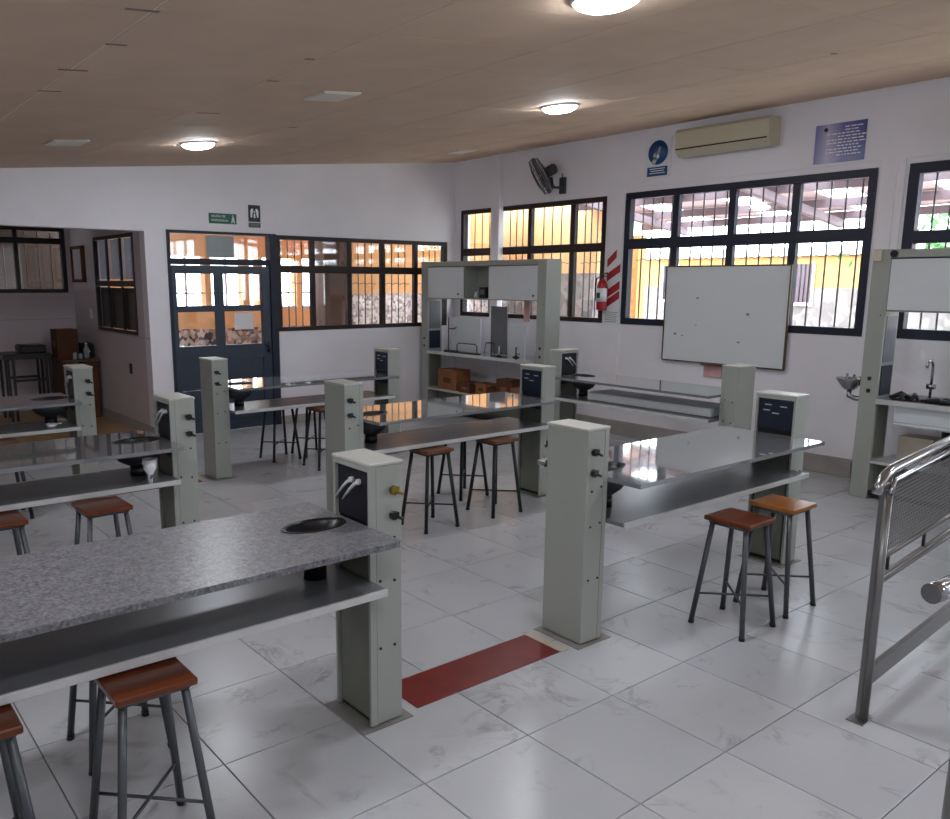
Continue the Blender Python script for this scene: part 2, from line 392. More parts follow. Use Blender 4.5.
# ------------------------------------------------------------------ windows
def window(name, ax, plane, u, z, verts, hbar, mfr, fw_=.055, bw=.045, grille=True, skip=(), n_rod=4, depth=.07, out=1, wig=True):
    """u=(u0,u1); ax 'x' => plane at X=plane running along Y"""
    root = empty(name, kind='structure')
    def B(mb, ua, ub, d0, d1, za, zb, c=0):
        if ax == 'x': mb.box(plane+d0*out, plane+d1*out, ua, ub, za, zb, c)
        else: mb.box(ua, ub, plane+d0*out, plane+d1*out, za, zb, c)
        return mb
    def P(uu, d, zz): return (plane+d*out, uu, zz) if ax == 'x' else (uu, plane+d*out, zz)
    fr = MB(); u0, u1 = u; z0, z1 = z
    B(fr, u0, u1, -.012, depth, z0, z0+fw_, .003); B(fr, u0, u1, -.012, depth, z1-fw_, z1, .003)
    B(fr, u0, u0+fw_, -.012, depth, z0+fw_, z1-fw_); B(fr, u1-fw_, u1, -.012, depth, z0+fw_, z1-fw_)
    fr.build('window_frame', mfr, root)
    B(MB(), u0+fw_, u1-fw_, -.008, depth-.01, hbar-bw*.75, hbar+bw*.75, .003).build('transom_bar', mfr, root)
    cols = [u0+fw_] + list(verts) + [u1-fw_]
    for v in verts: B(MB(), v-bw/2, v+bw/2, -.004, depth-.015, z0+fw_, z1-fw_, .003).build('mullion', mfr, root)
    for ci, (a, b) in enumerate(zip(cols[:-1], cols[1:])):
        a2 = a + (bw/2 if ci else 0); b2 = b - (bw/2 if ci < len(verts) else 0)
        for za, zb in ((z0+fw_, hbar-bw*.75), (hbar+bw*.75, z1-fw_)):
            B(MB(), a2, b2, .028, .032, za, zb).build('pane', m_glass, root)
        if grille and ci not in skip:
            for k in range(n_rod):
                t = a2 + (b2-a2)*(k+.7)/(n_rod+.4)
                MB().tube([P(t, .11, z0+.01), P(t, .11, z1-.01)], .008, 6).build('grille_rod', m_rod, root)
            if wig:
                for zz in (hbar-.17,):
                    mb = MB(); L = b2-a2; pts = [P(a2+L*q/16, .118, zz+.009*math.sin(q*PI/2)) for q in range(17)]
                    mb.tube(pts, .005, 5); mb.build('grille_scroll', m_rod, root)
    return root
window('window_1', 'x', XR, winA[:2], winA[2:], (4.085, 4.742, 5.40), 2.18, m_frame, .07, .075)
window('window_2', 'x', XR, winB[:2], winB[2:], (6.84, 7.567, 8.15), 2.16, m_framer, .055, .065)
window('window_3', 'x', XR, winC[:2], winC[2:], (1.09, 1.77, 2.44), 2.14, m_frame, .085, .07)
window('window_4', 'x', XR, (-2.7, -.1), (1.29, 2.74), (-2.05, -1.4, -.75), 2.14, m_frame, grille=False)  # unseen window, added to let daylight in behind the camera
window('window_5', 'y', YB, bW[:2], bW[2:], (5.256, 5.786, 6.319, 6.869), 1.9, m_framer, .05, .06, skip=(1,), n_rod=4)
window('window_6', 'x', XP+.0, sW[:2], sW[2:], (9.91, 10.41), 1.72, m_signk, .04, .045, grille=False, depth=.034)
window('window_7', 'y', YR, fW[:2], fW[2:], (1.3, 1.9, 2.49), 2.27, m_signk, .05, .05, n_rod=3, wig=False)

w6 = bpy.data.objects['window_6']
Mc = N('pale_blue_curtain'); d_ = Mc.n('ShaderNodeBsdfTranslucent'); d_.inputs[0].default_value = lin('c3cddd'); mx_ = Mc.n('ShaderNodeMixShader', i_0=.6)
Mc.b.inputs['Base Color'].default_value = lin('c3cddd'); Mc.l(Mc.b.outputs[0], mx_.inputs[1]); Mc.l(d_.outputs[0], mx_.inputs[2]); Mc.l(mx_.outputs[0], Mc.o.inputs[0]); m_curt = Mc.m
for a, b in ((9.455, 9.908), (9.912, 10.408), (10.412, 10.865)):
    q = MB(); n = 16
    q.prism([(XP+.045+.008*math.sin(i*1.7), a+(b-a)*i/n) for i in range(n+1)] + [(XP+.048+.008*math.sin(i*1.7), a+(b-a)*i/n) for i in range(n, -1, -1)], 'z', 1.77, 2.24)
    q.build('curtain', m_curt, w6)
    MB().box(XP+.04, XP+.048, a, b, 1.18, 1.67).build('lower_board', m_bframe, w6)
# ------------------------------------------------------------------ door
dr = empty('door_1', kind='structure')
f = MB()
f.box(dX0, dX0+.035, YB-.02, YB+.1, 0, dZ); f.box(dX1-.09, dX1, YB-.02, YB+.1, 0, dZ); f.box(dX0+.035, dX1-.09, YB-.02, YB+.1, dZ-.03, dZ)
f.box(dX0+.035, dX1-.09, YB-.015, YB+.09, 1.935, 2.005)
f.build('door_frame', m_frame, dr)
MB().box(dX0+.035, dX1-.09, YB+.03, YB+.034, 2.005, dZ-.03).build('transom_pane', m_glass, dr)
lf = MB(); a, b = dX0+.04, dX1-.095; y0, y1 = YB, YB+.045
xs = [(3.50, 3.955), (4.06, 4.545)]; zs = [(1.015, 1.405), (1.475, 1.835)]
lf.box(a, xs[0][0], y0, y1, .0, 1.93); lf.box(xs[0][1], xs[1][0], y0, y1, .85, 1.93); lf.box(xs[1][1], b, y0, y1, .0, 1.93)
for (p, q) in xs:
    lf.box(p, q, y0, y1, .85, zs[0][0]); lf.box(p, q, y0, y1, zs[0][1], zs[1][0]); lf.box(p, q, y0, y1, zs[1][1], 1.93)
lf.box(xs[0][0], xs[1][1], y0, y1, .0, .12)
leaf = lf.build('door_leaf', m_door, dr)
MB().box(xs[0][0], xs[1][1], y0+.012, y1-.01, .12, .5, .004).build('lower_panel', m_door, leaf)
MB().box(xs[0][0], xs[1][1], y0+.012, y1-.01, .505, .85, .004).build('middle_panel', m_door, leaf)
for p, q in xs:
    for r, t in zs: MB().box(p, q, y0+.02, y0+.025, r, t).build('pane', m_glass, leaf)
h = MB(); h.cyl((4.60, y0-.045, .98), (4.60, y0, .98), .012); h.cyl((4.60, y0-.045, .9), (4.60, y0-.045, 1.04), .011); h.cyl((4.60, y0-.045, .92), (4.60, y0, .92), .012)
h.build('door_handle', m_black, leaf)
# papers taped to door glass
tag(MB().box(4.19, 4.43, YB+.014, YB+.018, 1.19, 1.385).build('paper_notice', m_signw), 'white paper notice taped inside the lower right door pane', 'notice')
tag(MB().box(3.88, 4.22, YB+.022, YB+.027, 2.02, 2.26).build('paper_notice', mat('pale_blue_paper', '9fa9ab', .6)), 'pale grey-blue sheet in the middle of the glass above the door', 'notice')

# ------------------------------------------------------------------ outside: corridor behind door wall, court behind window wall
MB().box(-4, 16, YB+TH, 30, -.14, -.02).build('ground_court', m_paving)['kind'] = 'structure'
MB().box(XR+TH, 30, -8, YB+TH, -.14, -.02).build('ground_gallery', m_paving)['kind'] = 'structure'
# corridor far wall at Y=12 with a strip of windows
cw = MB(); YC = 12.6
MB().box(3.5, 8.2, YC, YC+.2, -.02, 1.0).build('corridor_mosaic_dado', m_mosaic)['kind'] = 'structure'
w = MB(); wall_holes(w, 'y', YC+.01, YC+.2, 3.5, 8.2, 1.0, lambda u: 3.0, [(4.75, 5.35, 1.28, 2.14), (5.45, 6.0, 1.28, 2.14), (6.12, 6.28, 1.28, 2.14), (6.36, 7.0, 1.28, 2.14), (7.1, 7.9, 1.28, 2.14)])
w.build('corridor_orange_wall', m_orange)['kind'] = 'structure'
MB().box(3.4, 9.5, YB+TH, 14, 2.95, 3.0).build('corridor_ceiling', mat('corridor_ceiling_paint', 'd08f6a', .7))['kind'] = 'structure'
cf = MB()
for a, b in ((4.75, 5.35), (5.45, 6.0), (6.36, 7.0), (7.1, 7.9)): cf.box(a, b, YC+.05, YC+.09, 1.28, 1.34); cf.box(a, b, YC+.05, YC+.09, 1.55, 1.58); cf.box((a+b)/2-.015, (a+b)/2+.015, YC+.05, YC+.09, 1.34, 2.2)
cf.build('corridor_window_frame', mat('white_frame', 'c0c0c4', .5))['kind'] = 'structure'
tag(MB().box(5.96, 6.42, 9.95, 10.25, -.02, 2.95, .01).build('brown_pillar', m_wood2), 'dark brown pillar in the corridor, behind second bay of the back window', 'pillar')
MB().box(7.05, 10.5, 10.9, 11.1, -.02, 1.57).build('corridor_mosaic_wall', mosaic('pale_broken_tile', '857a7c', 'e6dad6', 'c2b4b0', 24))['kind'] = 'structure'
MB().box(7.05, 10.5, 10.915, 11.1, 1.57, 2.95).build('corridor_upper_wall', m_orange)['kind'] = 'structure'
# round lamps on the corridor ceiling (lit)
for x, y in ((4.0, 10.3), (5.0, 10.8), (6.6, 10.0)):
    c = empty('corridor_lamp', (x, y, 2.95), label={4.0: 'round lit lamp seen through left end of glass above door', 5.0: 'round lit lamp seen through right end of glass above door', 6.6: 'round lit lamp seen through second bay of back window'}[x], cat='lamp')
    MB().lathe([(.11, -.03), (.12, 0)], n=20).build('lamp_housing', m_signw, c); MB().lathe([(.095, -.034), (.1, -.0305)], n=20).build('lamp_diffuser', emit('corridor_lamp_glow', 'fff4e6', 12), c)
# shallow neighbouring room behind recess windows
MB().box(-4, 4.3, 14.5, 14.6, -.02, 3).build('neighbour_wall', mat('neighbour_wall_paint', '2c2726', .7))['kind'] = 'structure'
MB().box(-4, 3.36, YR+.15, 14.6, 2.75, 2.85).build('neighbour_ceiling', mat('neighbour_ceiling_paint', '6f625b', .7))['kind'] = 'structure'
# gallery: east yellow wall, far building, roof sheets on beams, posts
MB().box(9.9, 10.1, 8.5, 13.5, -.02, 1.9).build('gallery_stone_wall', m_grey)['kind'] = 'structure'
MB().box(9.915, 10.1, 8.5, 13.5, 1.9, 3.3).build('gallery_orange_wall', m_orange)['kind'] = 'structure'
bd = empty('courtyard_building', (14.5, 0, 0), label='low ochre building with stone plinth across the courtyard', cat='building')
MB().box(0, .3, -6, 13.5, -.02, 1.68).build('plinth', m_grey, bd); MB().box(.02, .3, -6, 13.5, 1.68, 2.24).build('wall', m_yellow, bd)
MB().box(-.1, 3, -6, 13.7, 2.24, 2.4).build('roof_slab', m_signw, bd)
for y in (5.0, 7.58, 10.4, 12.2):
    wn = MB().box(-.02, .02, y-.17, y+.17, 1.42, 2.1).build('window', m_beam, bd); wn['label'] = 'dark barred window'
    MB().box(-.05, -.02, y-.22, y+.22, 1.36, 1.42).build('sill', m_signw, wn)
    MB().box(-.03, -.021, y-.21, y-.17, 1.42, 2.14).build('side_frame', m_signw, wn); MB().box(-.03, -.021, y+.17, y+.21, 1.42, 2.14).build('side_frame', m_signw, wn)
    for q in range(4): MB().tube([(-.04, y-.12+q*.08, 1.42), (-.04, y-.12+q*.08, 2.1)], .012, 5).build('bar', m_frame, wn)
gr = empty('gallery_roof', (0, 0, 0), kind='structure')
def zg(x): return 3.08 - .13*(x-7.7)
for k in range(12):
    y = -2.6 + k*1.3
    if y > 8.5: break
    MB().prism([(7.75, zg(7.75)+.08), (11.2, zg(11.2)+.08), (11.2, zg(11.2)+.1), (7.75, zg(7.75)+.1)], 'y', y, y+.86).build('roof_sheet', m_sheetroof, gr)
for x in (8.6, 9.5, 10.4, 11.15): MB().box(x-.035, x+.035, -2.8, 8.6, zg(x)-.04, zg(x)+.06).build('purlin', m_beam, gr)
for y in (-2.0, .6, 3.0, 5.4, 7.8): MB().prism([(7.72, zg(7.72)-.14), (11.2, zg(11.2)-.14), (11.2, zg(11.2)-.04), (7.72, zg(7.72)-.04)], 'y', y-.04, y+.04).build('rafter', m_beam, gr)
for y in (2.2, 8.62): MB().box(10.95, 11.15, y-.12, y+.12, -.02, zg(11.05)-.14).build('gallery_post', m_yellow, gr)
bush = MB(); rr = random.Random(3)
for k in range(700):
    c = Vector((12.3+rr.gauss(0, .4), 3.9+rr.gauss(0, .7), 2.15+rr.gauss(0, .28))); a = Vector((rr.uniform(-1, 1), rr.uniform(-1, 1), rr.uniform(-1, 1))).normalized()*.09
    b = a.cross(Vector((rr.uniform(-1, 1), rr.uniform(-1, 1), rr.uniform(-1, 1)))).normalized()*.04
    bush.add([c-a, c+b, c+a, c-b], [(0, 1, 2, 3)])
tr = empty('courtyard_shrub', (12.3, 3.9, 0), label='bright green shrub outside, behind window above the sink unit', cat='shrub')
fo = bush.build('foliage', m_leaf, tr); fo.location = (-12.3, -3.9, 0); fo['kind'] = 'stuff'
MB().tube([(0, 0, 0), (.05, .02, 1), (0, 0, 2.1)], [.06, .045, .02], 8).build('stem', m_wood2, tr)

# ------------------------------------------------------------------ ceiling lamps
def lamp(x, y, lit, label, group=None):
    o = empty('ceiling_lamp', (x, y, zc(x)), label=label, cat='ceiling lamp', group=group); o.rotation_euler = (0, ang, 0)
    fr = MB(); s = .14
    if lit:
        MB().lathe([(.15, -.014), (.155, -.008), (.155, 0)], n=32).build('lamp_frame', m_signw, o)
        MB().lathe([(.04, -.052), (.09, -.045), (.125, -.03), (.14, -.0145)], n=32).build('lamp_diffuser', m_lamp, o)  # made-up round dome, shaped to spread the glow onto ceiling and walls
        return o
    fr.box(-s, s, -s, s, -.012, 0, .004).build('lamp_frame', m_signw if lit else m_off, o)
    MB().box(-s+.015, s-.015, -s+.015, s-.015, -.0165, -.0125, .001).build('lamp_diffuser', m_lamp if lit else m_off, o)
    return o
lamp(3.02, 7.136, True, 'lit round ceiling lamp above the door end of the room, leftmost lit one')
lamp(5.07, 4.78, True, 'lit round ceiling lamp left of and above the round blue sign')
lamp(2.85, 2.44, True, 'lit round ceiling lamp cut by the top edge of the photo')
lamp(1.92, 7.11, False, 'unlit square ceiling lamp at far left above the recess header')
lamp(2.93, 4.76, False, 'unlit square ceiling lamp in the middle of the brown ceiling')
lamp(6.55, 7.75, False, 'unlit square ceiling lamp near the far right corner of the ceiling')
for x, y in ((5.07, .4), (2.85, -1.7), (.6, .4), (.2, 2.6), (6.4, -1.7), (-1.2, 5.0), (-1.8, -1.0)):  # lamps added out of view to light the rest of the room
    lamp(x, y, True, 'added lit ceiling lamp out of view', 'added ceiling lamps out of view')

# ------------------------------------------------------------------ benches
PT, PW, PH, TZ, SZ = .15, .26, 1.08, .83, .622
def pedestal(par, x, inner, style, w=PT, valves=True, brass=False):
    """local x of the inner face is x; body extends away from the table. inner=-1: table lies on -x side"""
    s = -inner   # direction from inner face into the body
    X = lambda d: x + s*d
    hw = PW/2
    b = MB(); b.box(X(.028), X(w), -hw, hw, .008, PH-.014, .003)
    b.box(X(0), X(.028), -hw, -hw+.014, .008, PH-.014); b.box(X(0), X(.028), hw-.014, hw, .008, PH-.014); b.box(X(0), X(.028), -hw+.014, hw-.014, PH-.034, PH-.014)
    ped = b.build('pedestal', m_ped, par)
    MB().box(X(-.004), X(w+.004), -hw-.004, hw+.004, PH-.014, PH, .003).build('pedestal_cap', m_cap, ped)
    MB().box(X(.02), X(.0278), -hw+.014, hw-.014, .01, PH-.034).build('gasket', m_black, ped)
    MB().box(X(.008), X(.02), -hw+.028, hw-.028, .03, TZ-.1, .002).build('inner_panel', m_olive, ped)
    MB().box(X(-.05), X(w+.04), -hw-.025, hw+.02, 0, .004, .001).build('base_plate', m_plate, ped)
    if style == 'outlets':
        p = MB().box(X(.006), X(.02), -hw+.018, hw-.018, TZ+.03, PH-.04, .002).build('service_panel', m_navy, ped)
        for yy, zz in ((-.05, 1.0), (.05, 1.005), (.0, .955), (.06, .97)):
            MB().box(X(.003), X(.006), yy-.022, yy+.022, zz, zz+.006).build('outlet', m_white, ped)
    elif style == 'tubes':
        MB().box(X(.012), X(.02), -hw+.02, hw-.02, TZ+.01, PH-.036).build('service_panel', m_socket, ped)
        for k, yy in enumerate((-.015, .035)):
            t = MB(); t.tube([(X(.015), yy-.03, .995), (X(-.012), yy-.03, .99), (X(-.014), yy-.0, .965), (X(-.016), yy+.05, .915)], [.007, .007, .006, .004], 8)
            t.cyl((X(.014), yy-.03, .995), (X(-.002), yy-.03, .995), .012, 10); t.build('white_nozzle', m_white, ped)
    # gas valves and screws on both narrow sides
    for sd in (-1, 1):
        yv = sd*hw
        for k, zz in enumerate((.965, .865)):
            if not valves: break
            v = MB(); xx = X(w*.72); v.cyl((xx, yv, zz), (xx, yv+sd*.016, zz), .018, 10)
            v.cyl((xx, yv+sd*.016, zz), (xx+(.028 if sd < 0 else -.028), yv+sd*.03, zz-.014), .007, 8); v.box(xx-.024, xx+.012, yv+sd*.01, yv+sd*.026, zz+.0, zz+.016)
            v.build('gas_valve', m_brass if (k == 0 and brass) else m_black, ped)
        for fx, zz in ((.75, .775), (.3, .79), (.75, .6), (.3, .61), (.3, .33), (.75, .33)):
            MB().cyl((X(w*fx), yv, zz), (X(w*fx), yv+sd*.004, zz), .006, 8).build('screw', m_black, ped)
    return ped
def tabletop(par, x0, x1, y0, y1, sink, m, th=.022, dish=True):
    """slab with an elongated sink hole at centre sink=(cx,cy) (rx,ry)"""
    z1 = TZ; z0 = TZ-th; mb = MB()
    cx, cy, rx, ry = sink; a, b, c, d = cx-rx-.03, cx+rx+.03, cy-ry-.03, cy+ry+.03
    n = 8; per = []
    for k in range(n): per.append((a+(b-a)*k/n, c))
    for k in range(n): per.append((b, c+(d-c)*k/n))
    for k in range(n): per.append((b-(b-a)*k/n, d))
    for k in range(n): per.append((a, d-(d-c)*k/n))
    el = []
    for (x, y) in per:
        an = math.atan2((y-cy)/(d-cy), (x-cx)/(b-cx)); el.append((cx+rx*math.cos(an), cy+ry*math.sin(an)))
    M = len(per)
    for z in (z0, z1):
        vs = [(x, y, z) for x, y in per] + [(x, y, z) for x, y in el]
        mb.add(vs, [(i, (i+1) % M, M+(i+1) % M, M+i) for i in range(M)])
        for (p, q, r, s) in ((x0, a, y0, y1), (b, x1, y0, y1), (a, b, y0, c), (a, b, d, y1)):
            if q-p > 1e-4 and s-r > 1e-4: mb.add([(p, r, z), (q, r, z), (q, s, z), (p, s, z)], [(0, 1, 2, 3)])
    mb.add([(x, y, z0) for x, y in el]+[(x, y, z1) for x, y in el], [(i, (i+1) % M, M+(i+1) % M, M+i) for i in range(M)])
    mb.add([(x0, y0, z0), (x1, y0, z0), (x1, y1, z0), (x0, y1, z0), (x0, y0, z1), (x1, y0, z1), (x1, y1, z1), (x0, y1, z1)], [(0, 1, 5, 4), (1, 2, 6, 5), (2, 3, 7, 6), (3, 0, 4, 7)])
    top = mb.build('tabletop', m, par)
    bw_ = MB(); prof = [(1.06, .001), (1.05, .004), (1.0, .005), (.93, -.006), (.8, -.03), (.35, -.05), (.01, -.052), (.01, -.056), (.45, -.056), (.9, -.04), (.985, -.024), (.985, 0)]
    bw_.lathe([(r, z) for r, z in prof], (cx, cy, TZ), 28, sx=rx, sy=ry, cap=False); bw_.build('sink_bowl', m_black, top)
    dd = MB(); dd.lathe([(.045, -.06 if not dish else -.15), (.045, SZ-TZ+.002)], (cx, cy, TZ), 20); dd.build('drain', m_black, top)
    if dish: MB().lathe([(rx*1.02, -.0225), (rx*1.02, -.085), (rx*.85, -.115), (.055, -.145), (.045, -.15)], (cx, cy, TZ), 24, sy=.7).build('sink_dish', m_dish, top)
    return top
def bench(loc, rz, L, label, gran, sink_end, left_style, right_style, group='laboratory benches', brass=False, dish=True, vl=True, vr=False, tw=.67, sw=.5, extra=None):
    """local x runs 0..L between the inner faces of the two pedestals"""
    o = empty('laboratory_bench', loc, rz, label, 'workbench', group)
    pedestal(o, 0, 1, left_style, valves=vl); pedestal(o, L, -1, right_style, valves=vr, brass=brass)
    sx = .17 if sink_end == 'left' else L-.15
    tabletop(o, .001, L-.001, -tw/2+.01, tw/2+.01, (sx, .03, .13, .075), gran, dish=dish)
    s = MB(); s.box(.001, L-.001, -sw/2+.012, sw/2-.012, SZ-.02, SZ); sh = s.build('shelf', m_shelf, o)
    l = MB(); l.box(.001, L-.001, -sw/2, -sw/2+.012, SZ-.026, SZ+.003, .002); l.build('shelf_lip', m_lip, sh)
    l = MB(); l.box(.001, L-.001, sw/2-.012, sw/2, SZ-.026, SZ+.003, .002); l.build('shelf_lip', m_lip, sh)
    return o
R1, R2, R3 = 2.605, 4.73, 6.89
bench((-.19, R1, 0), 0, 1.85, 'nearest bench at left, rough speckled grey granite top, dark service niche with white nozzles', m_granA, 'right', 'plain', 'tubes', brass=True, dish=False, vr=True)
bench((-.15, R2, 0), 0, 1.85, 'left bench of the middle row, glossy top with narrow grey-green post at right end', m_granB, 'right', 'plain', 'tubes', vr=True)
bench((-.11, R3, 0), 0, 1.85, 'left bench of the far row, in front of the dim recess room', m_granB, 'right', 'plain', 'tubes', vr=True)
bench((3.04, R1, 0), 0, 1.74, 'nearest right bench, big glossy top reflecting windows, tall grey pedestal beside the red floor plate', m_granB, 'left', 'plain', 'outlets')
bench((3.04, R2, 0), 0, 1.74, 'right bench of the middle row, two brown stools in front of it', m_granB, 'left', 'plain', 'outlets')
bench((3.04, R3, 0), 0, 1.74, 'right bench of the far row, parallel to the blue door wall', m_granB, 'left', 'plain', 'outlets')
# wall bench: local x runs along -Y (rz=-90): left pedestal is the far one
bench((6.27, 5.66, 0), -PI/2, 1.82, 'bench set crosswise under the whiteboard along the window wall', m_granB, 'left', 'tubes', 'plain', vl=False, tw=.64, sw=.58)

lb = empty('long_white_box', (6.31, 4.60, SZ+.0035), label='long flat white box lying on the shelf of the bench under the whiteboard', cat='box')
MB().box(-.18, .17, -.68, .68, 0, .06, .003).build('body', m_signw, lb); MB().box(-.184, .174, -.684, .684, 0.0605, .075, .003).build('lid', m_signw, lb)
# ------------------------------------------------------------------ stools
def make_stool(mw, ml, seat_h=.585, hs=.121, hf=.147):
    o = empty('stool')
    sb = MB(); sb.box(-hs, hs, -hs-.008, hs+.008, seat_h-.024, seat_h, .004); sb.build('seat', mw, o)
    legs = []
    for sx, sy in ((-1, -1), (1, -1), (1, 1), (-1, 1)):
        m = MB(); m.tube([(sx*(hs-.03), sy*(hs-.03), seat_h-.024), (sx*hf, sy*hf, 0)], .0135, 8); l = m.build('leg', ml, o)
        MB().cyl((sx*hf, sy*hf, 0), (sx*(hf-.004), sy*(hf-.004), .02), .0155, 8).build('rubber_foot', m_black, l)
    k = .17/seat_h; q = hf + (hs-.03-hf)*k
    MB().tube([(-q, -q, .17), (q, q, .17)], .006, 6).build('stretcher', ml, o)
    MB().tube([(-q, q, .165), (q, -q, .165)], .006, 6).build('stretcher', ml, o)
    fr = MB(); e = hs-.02
    for a, b in (((-e, -e), (e, -e)), ((e, -e), (e, e)), ((e, e), (-e, e)), ((-e, e), (-e, -e))): fr.tube([(a[0], a[1], seat_h-.033), (b[0], b[1], seat_h-.033)], .009, 6)
    fr.build('seat_frame', ml, o)
    return o
protos = {}
def stool(x, y, kind, label, rz=0):
    mw, ml = {'A': (m_stoolA, m_leg), 'B': (m_stoolB, m_leg), 'C': (m_stoolC, m_legd), 'D': (m_stoolA, m_legd)}[kind]
    if kind not in protos: o = make_stool(mw, ml); protos[kind] = o
    else: o = copy_tree(protos[kind])
    o.location = (x, y, 0); o.rotation_euler = (0, 0, rz); tag(o, label, 'stool', 'wooden laboratory stools')
    return o
stool(.735, 2.335, 'A', 'dark red-brown stool in front of the nearest left bench, seat fully in view')
stool(.84, 2.985, 'A', 'stool behind the nearest left bench, only its legs show under the shelf')
stool(.26, 2.36, 'A', 'dark red stool cut by the left edge of the photo, front row')
stool(3.717, 2.167, 'A', 'reddish-brown stool in front of the nearest right bench, left of the orange one')
stool(4.16, 2.18, 'B', 'light orange-brown stool beside the right end of the nearest right bench')
stool(1.22, 4.37, 'A', 'reddish stool in front of the left bench of the middle row', .02)
stool(.72, 4.41, 'A', 'orange-red stool at left edge before the middle row bench')
stool(3.55, 4.51, 'C', 'brown stool before the middle right bench, nearer the grey pedestal at left')
stool(4.19, 4.51, 'C', 'brown stool before the middle right bench, beside its olive end panel')
stool(4.32, 5.04, 'C', 'dark-legged stool behind the middle right bench, seat hidden by the shelf')
stool(3.78, 7.24, 'C', 'stool behind the far right bench, leftmost of the legs seen under it')
stool(4.14, 7.24, 'C', 'stool behind the far right bench, second from the left, legs crossing its neighbour')
stool(3.955, 6.67, 'C', 'stool on the near side of the far right bench, beside the middle pedestal')
stool(1.15, 6.60, 'C', 'brown stool before the far left bench, at the left photo edge')

# ------------------------------------------------------------------ floor cover plates between pedestals
for (y, lab) in ((R1, 'dark red cover plate on the floor between the two nearest pedestals'), (R3, 'dark red-brown floor plate between the far row pedestals')):
    o = empty('floor_cover_plate', (0, y, 0), label=lab, cat='floor plate')
    MB().box(1.90, 2.76, -.115, .125, 0, .005, .001).build('plate', m_red, o)
    MB().box(2.765, 2.82, -.12, .13, 0, .004, .001).build('edge_strip', m_beige, o)

# ------------------------------------------------------------------ tall storage units
def unit(loc, L, label, back=False):
    """front faces -X. local y from 0 (near post) to L (far end)"""
    o = empty('storage_unit', loc, 0, label, 'shelving unit', 'tall laboratory wall units')
    HT, D, pw = 2.02, .25, .14
    for y0, inner in ((0, 1), (L-pw, -1)):
        p = MB(); p.box(0, D, y0, y0+pw, .0, HT, .003); p = p.build('post', m_ped, o)
        yi = y0+pw if inner > 0 else y0
        MB().box(.03, D-.03, yi, yi+inner*.006, .86, 1.1).build('service_panel', m_navy, p)
        MB().box(.03, D-.03, yi, yi+inner*.005, 1.13, 1.5).build('side_panel', m_dust, p)
        MB().box(.03, D-.03, yi, yi+inner*.005, .34, .79).build('lower_side_panel', m_olive, p)
        for zz in (.88, .98): MB().box(-.006, 0, y0+.055, y0+.085, zz, zz+.03, .002).build('socket_cover', m_black, p)
        MB().box(-.004, 0, y0+.03, y0+.04, 1.5, 1.51).build('screw', m_black, p)
    y0, y1 = pw, L-pw
    MB().box(0, D, y0+.001, y1-.001, 1.955, HT-.002, .003).build('top_beam', m_ped, o)
    cb = MB(); cb.box(.02, D, y0, y1, 1.535, 1.552); cb.box(D-.012, D, y0, y1, 1.552, 1.955)
    Li = y1-y0
    for t in (.38, .64): cb.box(.03, D-.012, y0+Li*t-.008, y0+Li*t+.008, 1.552, 1.955)
    cab = cb.build('upper_cabinet', m_ped, o)
    for a, b, xx in ((.0, .41, .004), (.64, 1.0, .004)):
        dd = MB().box(xx, xx+.014, y0+Li*a+.002, y0+Li*b-.002, 1.548, 1.945, .003).build('sliding_door', m_sheet, cab)
        yk = y0+Li*(a+.03) if a < .3 else y0+Li*(a+.05)
        MB().cyl((xx-.008, yk, 1.6), (xx, yk, 1.6), .013, 10).build('door_knob', m_black, dd)
    MB().box(-.01, D+.28, y0+.001, y1-.001, .80, .835, .004).build('worktop', m_granB if back else m_shelf, o)
    MB().box(.0, D+.25, y0+.001, y1-.001, .30, .322, .003).build('lower_shelf', m_lip, o)
    MB().box(-.014, -.0105, y0+.001, y1-.001, .795, .836, .001).build('worktop_edge', m_lip, o)
    MB().box(.16, .17, y0, y1, .07, .298).build('underside_shade_panel', m_olive, o)  # added dark panel, stands in for the shade below the lower shelf
    MB().box(.02, D-.02, y0, y1, .03, .07).build('foot_rail', m_black, o)
    return o
u1 = unit((6.90, 6.63, 0), 2.34, 'tall grey-green unit in the far corner, cardboard boxes on its lower shelf', True)
for a, b, z0, z1, m, n in ((.95, 1.25, .84, 1.45, m_dust, 'splash_panel'),):
    MB().box(.30, .315, a, b, z0, z1).build(n, m, u1)
p = MB().box(.30, .312, 1.45, 2.05, .84, 1.28).build('white_back_panel', m_sheet, u1)
p = MB().box(.30, .312, .62, .92, .84, 1.22).build('white_back_panel', m_sheet, u1)
u2 = unit((6.90, .62, 0), 2.43, 'tall grey-green sink unit at the right edge with white sliding door')
bs = MB(); bs.box(.03, .5, 1.2, 2.16, .63, .66, .012); bs.box(.03, .045, 1.2, 2.16, .66, .80, .005); bs.box(.49, .5, 1.2, 2.16, .66, .8); bs.box(.045, .49, 1.2, 1.215, .66, .8); bs.box(.045, .49, 2.145, 2.16, .66, .8)
bs.build('sink_basin', m_sheet, u2)
fc = MB(); fc.cyl((.22, 1.98, .835), (.22, 1.98, .86), .025); fc.tube([(.22, 1.98, .86), (.22, 1.98, 1.08), (.21, 1.98, 1.13), (.17, 1.98, 1.16), (.12, 1.98, 1.15), (.1, 1.98, 1.11)], .011, 8)
fc.cyl((.22, 1.95, .95), (.22, 2.01, .95), .022, 8); fc.build('faucet', m_steel, u2)
MB().cyl((-.012, 2.27, 1.985), (.0, 2.27, 1.985), .028, 14).build('black_knob', m_black, u2)
MB().box(-.012, -.001, 2.36, 2.425, 1.93, 2.015, .002).build('cream_cover', m_ac, u2)
